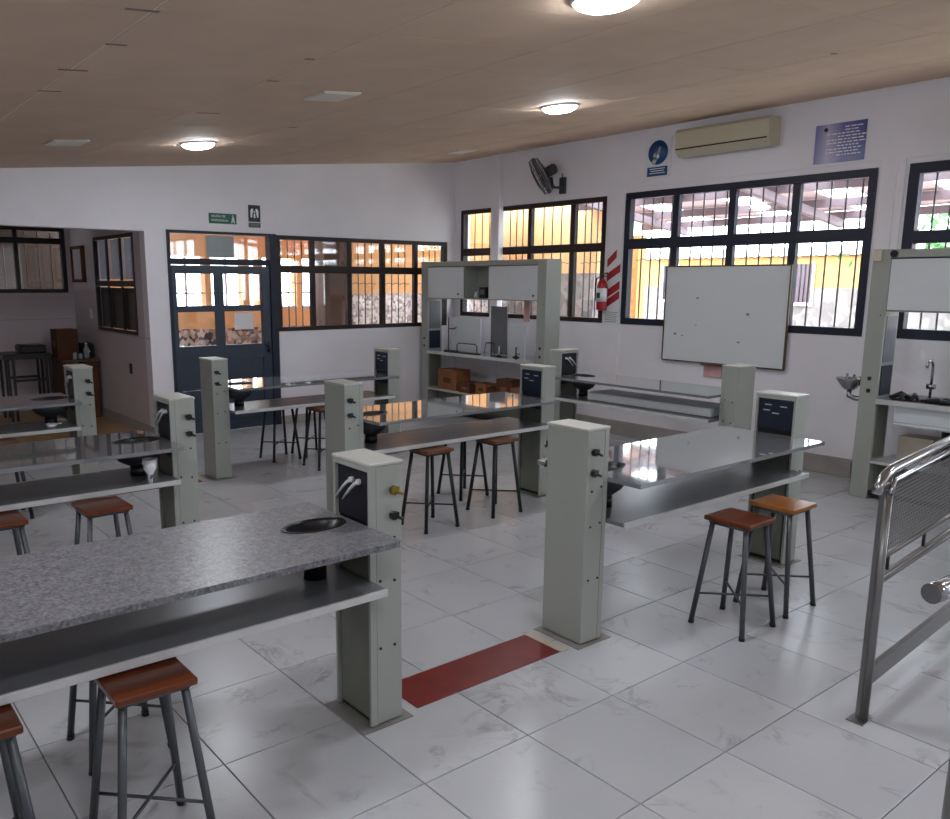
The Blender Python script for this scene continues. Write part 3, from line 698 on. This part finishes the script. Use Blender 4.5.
# things on the far corner unit
def wbox(x0, x1, y0, y1, z0, z1, m, name, label, cat, group=None, c=.003):
    o = empty(name, ((x0+x1)/2, (y0+y1)/2, z0), label=label, cat=cat, group=group)
    dx, dy, dz = (x1-x0)/2, (y1-y0)/2, z1-z0
    return o, dx, dy, dz
def carton(x0, x1, y0, y1, z0, z1, m, label, open_=False, tape=True, rz=0):
    o, dx, dy, dz = wbox(x0, x1, y0, y1, z0, z1, m, 'cardboard_box', label, 'box', 'cardboard boxes')
    o.rotation_euler = (0, 0, rz)
    b = MB(); t = .004
    b.box(-dx, dx, -dy, dy, 0, t); b.box(-dx, -dx+t, -dy, dy, t, dz); b.box(dx-t, dx, -dy, dy, t, dz); b.box(-dx+t, dx-t, -dy, -dy+t, t, dz); b.box(-dx+t, dx-t, dy-t, dy, t, dz)
    b.build('body', m, o)
    if open_:
        for sg in (-1, 1):
            f = MB(); f.add([(-dx, sg*dy, dz), (dx, sg*dy, dz), (dx, sg*(dy+dy*.5), dz-.03), (-dx, sg*(dy+dy*.5), dz-.03), (-dx, sg*dy, dz+.003), (dx, sg*dy, dz+.003), (dx, sg*(dy+dy*.5), dz-.027), (-dx, sg*(dy+dy*.5), dz-.027)], [(0, 1, 2, 3), (4, 5, 6, 7), (0, 1, 5, 4), (2, 3, 7, 6), (1, 2, 6, 5), (0, 3, 7, 4)]); f.build('flap', m, o)
    else:
        MB().box(-dx, dx, -dy, -.001, dz, dz+.003).build('flap', m, o); MB().box(-dx, dx, .001, dy, dz, dz+.003).build('flap', m, o)
        if tape: MB().box(-dx-.001, dx+.001, -.022, .022, dz+.003, dz+.004).build('tape', m_card if m is m_cardd else m_beige, o)
    MB().box(-dx-.001, -dx, -dy*.4, dy*.4, dz*.35, dz*.6).build('printed_patch', m_cardd if m is m_card else m_card, o)
    return o
SH = .322
carton(6.95, 7.2, 8.27, 8.66, SH, SH+.27, m_card, 'largest orange-brown box, left end of lower shelf in the corner unit')
carton(6.93, 7.15, 7.98, 8.2, SH, SH+.13, m_cardd, 'low dark brown box beside the large orange box on the shelf', tape=False)
carton(6.95, 7.15, 7.68, 7.88, SH, SH+.15, m_card, 'low open light brown box, third from left on the unit shelf', True)
carton(7.0, 7.2, 7.3, 7.54, SH, SH+.23, m_cardd, 'tall dark brown box, fourth from left on the unit shelf', rz=.1)
carton(6.95, 7.15, 6.95, 7.22, SH, SH+.15, m_card, 'light box at right end of the unit shelf, with a dark ball on it')
b = empty('dark_ball', (7.02, 7.0, SH+.154), label='dark round bundle lying on the rightmost box of the unit shelf', cat='bundle')
MB().lathe([(.005, 0), (.05, .015), (.065, .06), (.05, .1), (.02, .115)], n=14, sy=1.2).build('body', m_black, b); MB().cyl((0, 0, .11), (0, 0, .125), .012, 8).build('knot', m_black, b)
o = empty('black_box', (6.98, 7.78, 1.5525), label='small black instrument in the open middle of the corner unit cupboard', cat='instrument')
MB().box(-.03, .06, -.06, .06, 0, .14, .005).build('body', m_black, o); MB().box(-.032, -.03, -.035, .035, .05, .11).build('screen', m_dust, o)
o = empty('white_jar', (6.98, 7.93, 1.5525), label='tiny white jar beside the black instrument in the cupboard', cat='jar')
MB().lathe([(.022, 0), (.022, .05), (.016, .055), (.016, .07)], n=12).build('body', m_signw, o); MB().lathe([(.019, .0705), (.019, .082)], n=12).build('lid', m_signw, o)
WT = .8355
def retort(x, y, label):
    o = empty('retort_stand', (x, y, WT), label=label, cat='lab stand'); MB().box(-.06, .06, -.09, .09, 0, .012, .003).build('base', m_black, o)
    MB().cyl((0, .06, .012), (0, .06, .45), .006, 8).build('rod', m_black, o); MB().tube([(0, .06, .3), (0, -.04, .3), (0, -.1, .32)], .008, 8).build('clamp', m_black, o)
retort(7.05, 8.5, 'black retort stand at left on the corner unit worktop')
def burner(x, y, m, label):
    o = empty('gas_burner', (x, y, WT), label=label, cat='burner', group='gas burners on the worktops'); MB().lathe([(.045, 0), (.045, .008), (.015, .02), (.012, .03)], n=16).build('base', m_black, o)
    MB().cyl((0, 0, .03), (0, 0, .13), .009, 10).build('barrel', m, o); MB().cyl((0, 0, .045), (0, -.06, .045), .006, 8).build('gas_inlet', m_black, o)
burner(7.0, 7.5, m_signw, 'small white-barrelled gas burner on corner unit worktop, right of wire tripod'); burner(7.1, 7.3, m_black, 'black gas burner, rightmost item on the corner unit worktop')
o = empty('tripod_stand', (7.03, 7.7, WT), label='black wire tripod on corner unit worktop, left of white burner', cat='tripod')
MB().tube([(.06*math.cos(a*PI/6), .06*math.sin(a*PI/6), .16) for a in range(13)], .004, 6).build('ring', m_black, o)
for k in range(3):
    a = k*2*PI/3; MB().tube([(.055*math.cos(a), .055*math.sin(a), .16), (.08*math.cos(a), .08*math.sin(a), .003)], .004, 6).build('leg', m_black, o)
o = empty('arched_rack', (7.0, 8.12, WT), label='dark low arched rack lying on the corner unit worktop, left half', cat='rack')
MB().tube([(0, -.2, 0.003), (0, -.2, .1), (0, -.16, .125), (0, .16, .125), (0, .2, .1), (0, .2, 0.003)], .007, 8).build('arch', m_black, o); MB().box(-.04, .04, -.23, .23, 0, .01).build('base', m_black, o)
o = empty('pink_paper', (7.12, 7.15, 1.3), label='pinkish paper sheet hanging below the right cupboard door of corner unit', cat='paper')
MB().box(0, .003, -.05, .05, -.02, .235).build('sheet', m_ptfe, o)
# things on the sink unit
def cloth(x, y, z, m, label, sx, sy, h):
    o = empty('tool_pile', (x, y, z), label=label, cat='lab tools'); r = random.Random(int(x*77+y*13))
    v = MB(); n = 14
    for k in range(4):
        a = r.uniform(0, PI); px_, py_ = r.uniform(-sx, sx)*.5, r.uniform(-sy, sy)*.5
        v.tube([(px_-math.cos(a)*sx*.5, py_-math.sin(a)*sy*.6, .012), (px_, py_, h), (px_+math.cos(a)*sx*.5, py_+math.sin(a)*sy*.6, .012)], [.012, .02, .012], 8)
    v.build('tongs', m, o); MB().box(-sx*.4, sx*.4, -sy*.7, sy*.7, 0, .01, .003).build('tray', m, o)
cloth(6.99, 2.72, WT, m_black, 'dark heap of tools beside the blue panel on the sink unit', .1, .14, .05)
cloth(6.99, 2.43, WT, m_black, 'dark tools lying in front of the tap on the sink unit', .1, .2, .03)
o = empty('brown_crate', (7.2, 2.66, SH), label='tan box standing on the lower shelf of the sink unit', cat='box'); MB().box(-.1, .1, -.13, .13, 0, .2, .004).build('body', m_beige, o); MB().box(-.102, .102, -.132, .132, .17, .205, .003).build('lid', m_beige, o)
o = empty('black_bin', (7.2, 2.42, SH), label='black upright bin right of the tan box under the sink', cat='bin'); MB().lathe([(.07, 0), (.09, .28)], n=20).build('body', m_black, o); MB().lathe([(.094, .2805), (.094, .295)], n=20).build('rim', m_black, o)
# eye wash station on the far post of the sink unit
ew = empty('eye_wash_basin', (7.03, 3.19, .92), label='small steel eye wash basin fixed to side of the sink unit', cat='eye wash')
MB().lathe([(.035, -.05), (.06, -.03), (.105, .03), (.112, .045), (.112, .05), (.1, .045), (.05, -.02), (.005, -.03)], n=24).build('bowl', m_steel, ew)
MB().tube([(0, 0, -.05), (0, 0, -.1), (0, -.05, -.115), (0, -.14, -.115)], .022, 10).build('drain_pipe', m_steel, ew)
for s_ in (-.035, .035): MB().cyl((s_*.4, s_, -.02), (s_*.4, s_, .085), .011, 10).build('spray_head', m_steel, ew)
MB().tube([(0, -.035, .0), (0, -.14, .0)], .01, 8).build('feed_pipe', m_steel, ew)
MB().cyl((0, -.08, .0), (0, -.08, .07), .012, 8).build('valve', m_steel, ew)

# ------------------------------------------------------------------ whiteboard
wb_ = empty('whiteboard', (XR-.03, 4.737, 0), label='large blank white board in a thin brown frame over the window', cat='whiteboard')
y0, y1, z0, z1 = -.70, .705, .928, 1.933
MB().box(-.018, -.002, y0+.012, y1-.012, z0+.012, z1-.012).build('writing_surface', m_board, wb_)
f = MB(); f.box(-.024, 0, y0, y1, z0, z0+.014, .002); f.box(-.024, 0, y0, y1, z1-.014, z1, .002); f.box(-.024, 0, y0, y0+.014, z0+.014, z1-.014); f.box(-.024, 0, y1-.014, y1, z0+.014, z1-.014)
f.build('board_frame', m_bframe, wb_)
for a in (-.45, .45): MB().box(0, .028, a-.02, a+.02, z0+.02, z0+.06).build('wall_bracket', m_bframe, wb_)
MB().box(-.07, -.024, -.06, .18, z0-.012, z0+.006, .002).build('pen_tray', m_bframe, wb_)
for (yy, zz, r) in ((.3, 1.6, .008), (-.28, 1.45, .01), (.55, 1.22, .01), (-.2, 1.17, .008), (.46, 1.205, .006), (.3, 1.32, .005)):
    MB().box(-.0186, -.018, yy-r*1.6, yy+r*1.6, zz-r, zz+r).build('pen_mark', m_dust, wb_)
tag(MB().box(XR-.022, XR-.013, 4.72, 4.93, .79, .92, .002).build('pink_patch', m_ptfe), 'thin pinkish patch under the pen tray of the white board', 'cloth')  # thin pinkish slab just below the pen tray

# ------------------------------------------------------------------ air conditioner
ac = empty('air_conditioner', (XR-.015, 4.285, 3.03), label='cream wall air conditioner above the window, right of the round blue sign', cat='air conditioner')
prof = [(0, 0), (-.13, -.01), (-.19, .03), (-.2, .06), (-.2, .22), (-.175, .25), (0, .255)]
MB().prism([(x, z) for x, z in prof], 'y', 0, 1.02).build('casing', m_ac, ac)
MB().box(-.2035, -.199, .015, 1.005, .05, .063).build('outlet_slot', m_black, ac)
MB().prism([(-.2032, .065), (-.2005, .065), (-.2005, .215), (-.2032, .215)], 'y', .02, 1.0).build('front_panel', m_ac, ac)
MB().prism([(-.19, .02), (-.13, -.018), (-.13, -.012), (-.186, .027)], 'y', .05, .97).build('louvre', m_ac, ac)

# ------------------------------------------------------------------ fans
def fan(loc, rz, tilt, off, label):
    o = empty('wall_fan', loc, 0, label, 'fan', 'wall fans')
    M_ = Matrix.Rotation(rz, 4, 'Z') @ Matrix.Rotation(tilt, 4, 'Y')
    def T(mb): mb.v = [tuple(M_ @ Vector(p) + Vector(off)) for p in mb.v]; return mb
    R = .225
    g = MB()
    for rr_, xx in ((R, -.06), (R, -.04), (R*.95, -.105), (.1, -.13), (R*.9, .0), (.1, .02)):
        g.tube([(xx, rr_*math.cos(k*PI/12), rr_*math.sin(k*PI/12)) for k in range(25)], .0045 if rr_ < R else .008, 5, cap=False)
    for k in range(24):
        a = k*PI/12; c, s_ = math.cos(a), math.sin(a)
        g.tube([(-.135, .03*c, .03*s_), (-.13, .1*c, .1*s_), (-.105, R*.95*c, R*.95*s_), (-.05, R*c, R*s_), (0, R*.9*c, R*.9*s_), (.025, .06*c, .06*s_)], .003, 4, cap=False)
    T(g).build('guard', m_fan, o)
    T(MB().lathe([(.02, -.138), (.04, -.135), (.04, -.128)], n=16, axis='x')).build('badge', m_fan, o)
    for k in range(3):
        b = MB(); a = k*2*PI/3; vs = []
        for t, (rr_, wd) in enumerate(((.03, .03), (.08, .07), (.14, .1), (.18, .07))):
            for sgn in (-1, 1):
                an = a + sgn*wd/rr_/2*.9; vs.append((-.06+sgn*.018, rr_*math.cos(an), rr_*math.sin(an)))
        vs += [(x+.004, y, z) for x, y, z in vs]
        fs = [(i*2, i*2+1, i*2+3, i*2+2) for i in range(3)] + [(8+i*2, 8+i*2+1, 8+i*2+3, 8+i*2+2) for i in range(3)] + [(i*2, i*2+2, 8+i*2+2, 8+i*2) for i in range(3)] + [(i*2+1, i*2+3, 8+i*2+3, 8+i*2+1) for i in range(3)]
        b.add(vs, fs); T(b).build('blade', m_dust, o)
    T(MB().lathe([(.03, .02), (.06, .03), (.062, .12), (.04, .15), (.015, .155)], n=18, axis='x')).build('motor', m_fan, o)
    MB().tube([(off[0]+.06, off[1]*.6, .06), (off[0]+.07, off[1]*.5, -.03), (-.12, off[1]*.3, -.06), (-.06, 0, -.06), (-.03, 0, -.05)], .016, 8).build('arm', m_fan, o)
    MB().box(-.03, -.001, -.05, .05, -.13, .06, .006).build('wall_mount', m_fan, o)
    MB().tube([(-.05, -.02, -.06), (-.05, -.02, .1)], .006, 6).build('pull_rod', m_fan, o)
    return o
fan((XR-.015, 7.0, 2.93), -.93, -.5, (-.2, .12, .1), 'grey wall fan above the window left of the round blue sign, tilted')
fan((XR-.015, 2.46, 2.87), .35, .3, (-.26, 0, .1), 'grey wall fan cut by the right edge of the photo')

# ------------------------------------------------------------------ signs
def sign(name, ax, plane, u0, u1, z0, z1, m, label, th=.006):
    o = empty(name, label=label, cat='sign')
    if ax == 'x': o.location = (plane, (u0+u1)/2, (z0+z1)/2); MB().box(-th, 0, -(u1-u0)/2, (u1-u0)/2, -(z1-z0)/2, (z1-z0)/2, .001).build('plate', m, o)
    else: o.location = ((u0+u1)/2, plane, (z0+z1)/2); MB().box(-(u1-u0)/2, (u1-u0)/2, -th, 0, -(z1-z0)/2, (z1-z0)/2, .001).build('plate', m, o)
    return o
RY = (PI/2, 0, 0)             # text facing -Y
RX = (PI/2, 0, -PI/2)         # text facing -X
s = sign('exit_sign', 'y', YB, 3.915, 4.252, 2.40, 2.515, m_green, 'small green exit sign with white letters above the blue door')
text('SALIDA DE', .036, m_signw, s, (-.14, -.0065, .024), RY); text('EMERGENCIA', .034, m_signw, s, (-.14, -.0065, -.022), RY)
q = MB(); q.lathe([(.009, 0), (.009, .001)], (.125, -.0075, .035), 10, 'y'); q.prism([(.112, .02), (.138, .02), (.14, -.01), (.15, -.045), (.135, -.045), (.125, -.015), (.113, -.045), (.1, -.045), (.112, -.005)], 'y', -.0075, -.0065); q.build('running_figure', m_signw, s)
s = sign('black_sign', 'y', YB, 4.405, 4.557, 2.44, 2.63, m_signk, 'small black sign with white arched pictogram, right of the green exit sign')
q = MB()
for sx in (-1, 1): q.prism([(sx*.05, -.045), (sx*.052, .03), (sx*.035, .055), (sx*.012, .05), (sx*.02, .02), (sx*.032, -.045)], 'y', -.0075, -.0065)
q.prism([(-.012, -.05), (.012, -.05), (.009, .0), (-.009, .0)], 'y', -.0075, -.0065); q.lathe([(.011, 0), (.011, .001)], (0, -.0075, .018), 10, 'y'); q.build('pictogram', m_signw, s)
s = sign('small_plate', 'y', YB, 4.405, 4.557, 2.375, 2.43, mat('dark_grey_plate', '4a4c52', .5), 'dark grey lettered strip just below the black pictogram sign')
q = MB(); q.box(-.06, .06, -.0073, -.0065, .008, .014); q.box(-.05, .05, -.0073, -.0065, -.012, -.006); q.build('lettering', m_print, s)
s = sign('hand_wash_sign', 'x', XR-.0155, 5.48, 5.82, 2.86, 3.27, m_signw, 'white sign with round blue hand emblem left of the air conditioner')
MB().lathe([(.125, 0), (.125, .002)], (-.0085, 0, .055), 36, 'x').build('blue_disc', m_signb, s)
q = MB()
for k, (a0, ln) in enumerate(((.5, .085), (.85, .095), (1.15, .09), (1.5, .075), (2.3, .05))):
    q.tube([(-.0095, .03-.02*k*.3, .03), (-.0095, .03-.015*k-ln*math.cos(a0)*.7, .03+ln*math.sin(a0))], .012, 6)
q.lathe([(.04, 0), (.04, .001)], (-.0098, .02, .02), 16, 'x'); q.prism([(.03, -.06), (.075, -.04), (.045, .01), (.0, .0)], 'x', -.0098, -.0088)
q.v = [(-.0096 + max(-.0008, min(.0008, (x+.0096)*.08)), y, z) for x, y, z in q.v]; q.build('hand_emblem', m_signw, s)
MB().box(-.0085, -.0062, -.13, .13, -.185, -.09, .001).build('blue_caption_plate', m_signb, s)
q = MB(); 
for (zz, w_) in ((-.115, .1), (-.137, .085), (-.16, .1)): q.box(-.0092, -.0086, -w_, w_, zz, zz+.009)
q.build('lettering', m_signw, s)
# blue-violet poster
Pm = N('blue_violet_print'); g_ = Pm.n('ShaderNodeTexCoord'); sp = Pm.n('ShaderNodeSeparateXYZ'); Pm.l(g_.outputs['Object'], sp.inputs[0])
mp_ = Pm.n('ShaderNodeMapRange'); mp_.inputs[1].default_value = -.22; mp_.inputs[2].default_value = .22; Pm.l(sp.outputs[1], mp_.inputs[0])
Pm.l(Pm.ramp(mp_.outputs[0], [(0, lin('2b3084')), (.45, lin('5a5498')), (.75, lin('b3abca')), (1, lin('6c6ca2'))]), Pm.b.inputs['Base Color']); Pm.b.inputs['Roughness'].default_value = .3
s = sign('blue_violet_poster', 'x', XR-.0155, 3.49, 3.94, 2.815, 3.15, Pm.m, 'blue-violet framed poster of white text lines above window, right of air conditioner')
q = MB(); rr = random.Random(5)
for k in range(10):
    zz = .125-k*.026; y = -.04 if k < 2 else (.12 if k % 3 else .02)
    ye = -.19 + rr.uniform(0, .05)
    while y > ye:
        l_ = rr.uniform(.015, .05); q.box(-.0068, -.0062, y-l_, y, zz, zz+.009); y -= l_+.01
q.build('lettering', m_signw, s)
MB().lathe([(.018, 0), (.018, .0008)], (-.0069, .13, .12), 14, 'x').build('emblem', m_navy, s)
# extinguisher board and extinguisher
s = sign('extinguisher_board', 'x', XR-.0135, 6.075, 6.305, 1.27, 2.10, m_signw, 'tall white board with diagonal red stripes behind the fire extinguisher')
hw_ = .115
for k, (zz, ww) in enumerate(((.33, .12), (.17, .16), (-.02, .16), (-.13, .05))):
    q = MB(); q.prism([(hw_-.03, zz-.09), (hw_-.03, zz-.0), (-hw_+.01+ (0.06 if k == 0 else 0), zz+.11), (-hw_+.01+(0.06 if k == 0 else 0), zz+.02)], 'x', -.008, -.0064); q.build('red_stripe', m_signr, s)
q = MB()
for k in range(6): q.box(-.0072, -.0064, -.09+.01*(k % 2), .09, -.27-.022*k, -.262-.022*k)
q.build('lettering', m_print, s)
ex = empty('fire_extinguisher', (XR-.1, 6.27, 1.44), label='red fire extinguisher with white label hanging left on the striped board', cat='fire extinguisher')
MB().lathe([(.05, 0), (.058, .01), (.06, .03), (.06, .28), (.045, .33), (.02, .35), (.018, .37)], n=20).build('cylinder', m_redp, ex)
MB().lathe([(.0608, .1), (.0608, .25)], n=20).build('paper_label', m_signw, ex)
MB().box(-.064, -.058, -.022, .02, .14, .2).build('label_print', m_signk, ex)
q = MB(); q.cyl((0, 0, .37), (0, 0, .4), .02, 10); q.tube([(0, .02, .4), (0, -.07, .425)], .008, 6); q.tube([(0, .01, .39), (0, -.065, .385)], .006, 6); q.build('valve_handle', m_black, ex)
MB().tube([(0, .03, .38), (-.02, .07, .36), (-.02, .08, .25), (-.01, .07, .1)], .009, 8).build('hose', m_black, ex)
MB().box(.058, .078, -.02, .02, .2, .26).build('wall_hook', m_black, ex)

# ------------------------------------------------------------------ ramp and rails at right
SLP = .09
rp = MB(); rp.prism([(3.30, 0.0), (7.0, (7.0-3.30)*SLP), (7.0, 0.0)], 'y', .15, 1.30)
rp = rp.build('ramp', m_tile); rp['kind'] = 'structure'
for k in range(7):
    x = 3.30+k*TX
    for j, (a, b) in enumerate(((.455, .995), (.998, 1.295))):
        g = .002; z0_, z1_ = (x-3.3)*SLP, (min(x+TX, 7)-3.3)*SLP
        MB().prism([(x+g, z0_-.004), (min(x+TX, 7)-g, z1_-.004), (min(x+TX, 7)-g, z1_+.004), (x+g, z0_+.004)], 'y', a+g, b-g).build('floor_tile', m_tile, rp)
def railing(y, x0, x1, label, panel=True, top=.99, zoff=0):
    o = empty('handrail', (x0, y, 0), label=label, cat='railing', group='steel ramp railings')
    L = x1-x0; zr = lambda x: zoff+max(0, x)*SLP
    p = MB(); p.box(.0, .055, -.012, .012, .006, top, .003); p.build('post', m_rail, o)
    q = MB(); q.cyl((.008, -.02, .006), (.008, -.02, top-.02), .016, 10); q.build('post_tube', m_rail, o)
    MB().box(-.04, .07, -.04, .03, 0, .006, .001).build('foot_plate', m_rail, o)
    t = MB(); t.tube([(-.05, -.0, top-.03), (-.035, 0, top+.0), (0.0, 0, top+.03), (.06, 0, top+.05), (L, 0, top+.05+L*SLP)], .019, 12); t.build('top_tube', m_steel, o)
    t = MB(); t.tube([(-.005, -.03, top-.035), (.05, -.02, top+.014), (L, -.02, top+.014+L*SLP)], .011, 10); t.build('lower_tube', m_steel, o)
    x_ = L-.06; MB().box(x_, x_+.055, -.012, .012, zr(x_)+.006, top+L*SLP, .003).build('post', m_rail, o)
    MB().box(x_-.04, x_+.095, -.05, .05, zr(x_), zr(x_)+.006).build('foot_plate', m_rail, o)
    if panel:
        for za in (.675, .6, .57):
            b = MB(); b.tube([(.055, 0, za+.055*SLP), (L-.06, 0, za+(L-.06)*SLP)], .009 if za < .65 else .011, 8); b.build('mid_bar', m_rail, o)
        for k in range(9):
            x = .12+k*.34
            if x < L-.1: MB().cyl((x, 0, .6+x*SLP), (x, 0, .675+x*SLP), .007, 8).build('spacer', m_legd, o)
        b = MB(); b.prism([(.055, .135), (L-.06, .135+(L-.11)*SLP), (L-.06, .215+(L-.11)*SLP), (.055, .215)], 'y', -.01, .01); b.build('bottom_bar', m_rail, o)
        # perforated sheet as a mesh of thin slats both ways
        sh = MB(); n = int((L-.12)/.016)
        for k in range(n):
            x = .06+k*.016; sh.box(x, x+.005, -.0015, .0015, .69+x*SLP, .96+x*SLP)
        for k in range(17):
            z = .69+k*.016; sh.prism([(.058, z+.058*SLP), (L-.062, z+(L-.062)*SLP), (L-.062, z+(L-.062)*SLP+.005), (.058, z+.058*SLP+.005)], 'y', -.001, .001)
        tag(sh.build('perforated_sheet', m_rail, o), kind='stuff')
    return o
railing(1.32, 3.27, 5.6, 'long steel railing with perforated sheet along the ramp at right')
r2 = empty('handrail', (2.18, .68, 0), label='steel handrail end cut by the right edge of the photo, nearest camera', cat='railing', group='steel ramp railings')
MB().tube([(-.03, 0.05, 1.0), (.0, .045, 1.0), (.6, -.0, 1.02)], .026, 14).build('top_tube', m_steel, r2)
MB().cyl((.16, 0, .0), (.16, 0, .99), .022, 12).build('post', m_rail, r2); MB().lathe([(.05, 0), (.05, .006)], (.16, 0, 0), 16).build('foot_plate', m_rail, r2)

# ------------------------------------------------------------------ recess furniture
tb = empty('metal_table', (2.36, 11.35, 0), label='dark metal table in the recess room at far left, printer on it', cat='table')
MB().box(-.29, .26, -.22, .3, .78, .85, .004).build('tabletop', m_black, tb)
for a in (-.24, -.18, .2, .25):
    for b in (-.19, .26): MB().box(a-.015, a+.015, b-.015, b+.015, 0, .78).build('leg', m_black, tb)
MB().box(-.17, .19, -.2, -.18, .5, .53).build('crossbar', m_black, tb); MB().box(-.17, .19, .25, .27, .5, .53).build('crossbar', m_black, tb)
pr = empty('printer', (2.45, 11.4, .8505), label='low dark printer with a pale top on the metal table', cat='printer')
MB().box(-.16, .15, -.15, .15, 0, .09, .01).build('body', m_black, pr); MB().box(-.08, .12, -.13, .05, .0905, .105, .004).build('lid', m_dust, pr); MB().box(-.14, -.09, -.12, .12, .0905, .098).build('paper_tray', m_legd, pr)
dk = empty('desk', (2.93, 11.2, 0), label='brown desk in the recess corner loaded with boxes', cat='desk')
MB().box(-.24, .22, -.3, .6, .73, .765, .004).build('tabletop', m_desk, dk); MB().box(.02, .2, -.27, -.25, .0, .73).build('front_panel', m_cardd, dk)
MB().box(.18, .2, -.25, .55, 0, .73).build('side_panel', m_cardd, dk); MB().box(-.2, -.18, -.25, .55, 0, .73).build('side_panel', m_desk, dk)
carton(2.72, 2.98, 11.2, 11.5, .7655, 1.13, m_cardd, 'tall reddish-brown cardboard box on the desk in the recess corner')
bt = empty('plastic_bottle', (3.03, 11.05, .7655), label='pale plastic bottle on the recess desk between box and black appliance', cat='bottle')
MB().lathe([(.032, 0), (.035, .01), (.035, .12), (.015, .16), (.014, .18)], n=16).build('body', m_bottle, bt); MB().lathe([(.017, .1805), (.017, .2)], n=12).build('cap', m_signw, bt)
bx = empty('black_appliance', (3.10, 11.25, .7655), label='black appliance with round white knob on the recess desk', cat='appliance')
MB().prism([(-.1, 0), (.06, 0), (.06, .16), (-.02, .21), (-.1, .19)], 'y', -.1, .12).build('body', m_black, bx); MB().lathe([(.022, -.012), (.022, 0)], (-.02, -.1, .08), 14, 'y').build('knob', m_signw, bx)
for k, (x, y, h_, lab) in enumerate(((2.87, 10.98, .07, 'small glass jar on the recess desk, left of the pair before the box'), (2.94, 11.0, .055, 'small glass jar on the recess desk, right of the pair before the box'))):
    j = empty('glass_jar', (x, y, .7655), label=lab, cat='jar', group='jars on the recess desk'); MB().lathe([(.024, 0), (.026, .01), (.026, h_), (.02, h_+.01)], n=14).build('body', m_bottle, j); MB().lathe([(.022, h_+.0105), (.022, h_+.02)], n=12).build('lid', m_dust, j)
wc = empty('wall_cabinet', (XP, 11.55, 1.9), label='small brown wooden framed hatch on the recess side wall', cat='cabinet')
f = MB(); f.box(-.05, 0, -.25, -.21, -.17, .3); f.box(-.05, 0, .21, .25, -.17, .3); f.box(-.05, 0, -.21, .21, -.17, -.13); f.box(-.05, 0, -.21, .21, .26, .3); f.build('frame', m_cardd, wc)
MB().box(-.03, -.01, -.21, .21, -.13, .26).build('door_panel', m_recess, wc)
tag(MB().box(3.11, 3.165, YR-.006, YR-.0005, 1.72, 2.2).build('paper_notice', m_recess), 'pale sheet on the recess far wall beside the hatch', 'notice')
so = empty('wall_socket', (XP-.001, 9.75, .73), label='small dark socket low on the recess side wall', cat='socket'); MB().box(-.012, 0, -.035, .035, -.06, .06, .003).build('cover', m_legd, so)
so = empty('light_switch', (XP-.001, 11.2, 1.33), label='small pale switch on the recess wall left of side window', cat='switch'); MB().box(-.012, 0, -.035, .035, -.06, .06, .003).build('cover', m_signw, so)
# white trap hanging from the middle left bench, cup on the far left one
cp = empty('white_funnel', (1.53, 4.50, SZ+.0035), label='white plastic funnel standing on the middle left bench shelf', cat='funnel')
MB().lathe([(.012, 0), (.014, .05), (.035, .085), (.04, .14), (.036, .14), (.012, .06)], n=16).build('cone', m_signw, cp); MB().cyl((0, 0, .02), (.0, -.03, .05), .006, 8).build('handle', m_dust, cp)
cp = empty('white_cup', (1.55, 6.75, SZ+.0005), label='low white dish on the far left bench shelf', cat='dish'); MB().lathe([(.03, 0), (.045, .03), (.042, .03), (.02, .006)], n=16).build('bowl', m_signw, cp); MB().tube([(.045, 0, .025), (.075, 0, .027)], .006, 6).build('handle', m_signw, cp)
# conduit on the window wall
MB().box(XR-.035, XR-.02, 3.20, 3.225, 2.0, 2.79).build('trim_9', m_wall)['kind'] = 'structure'
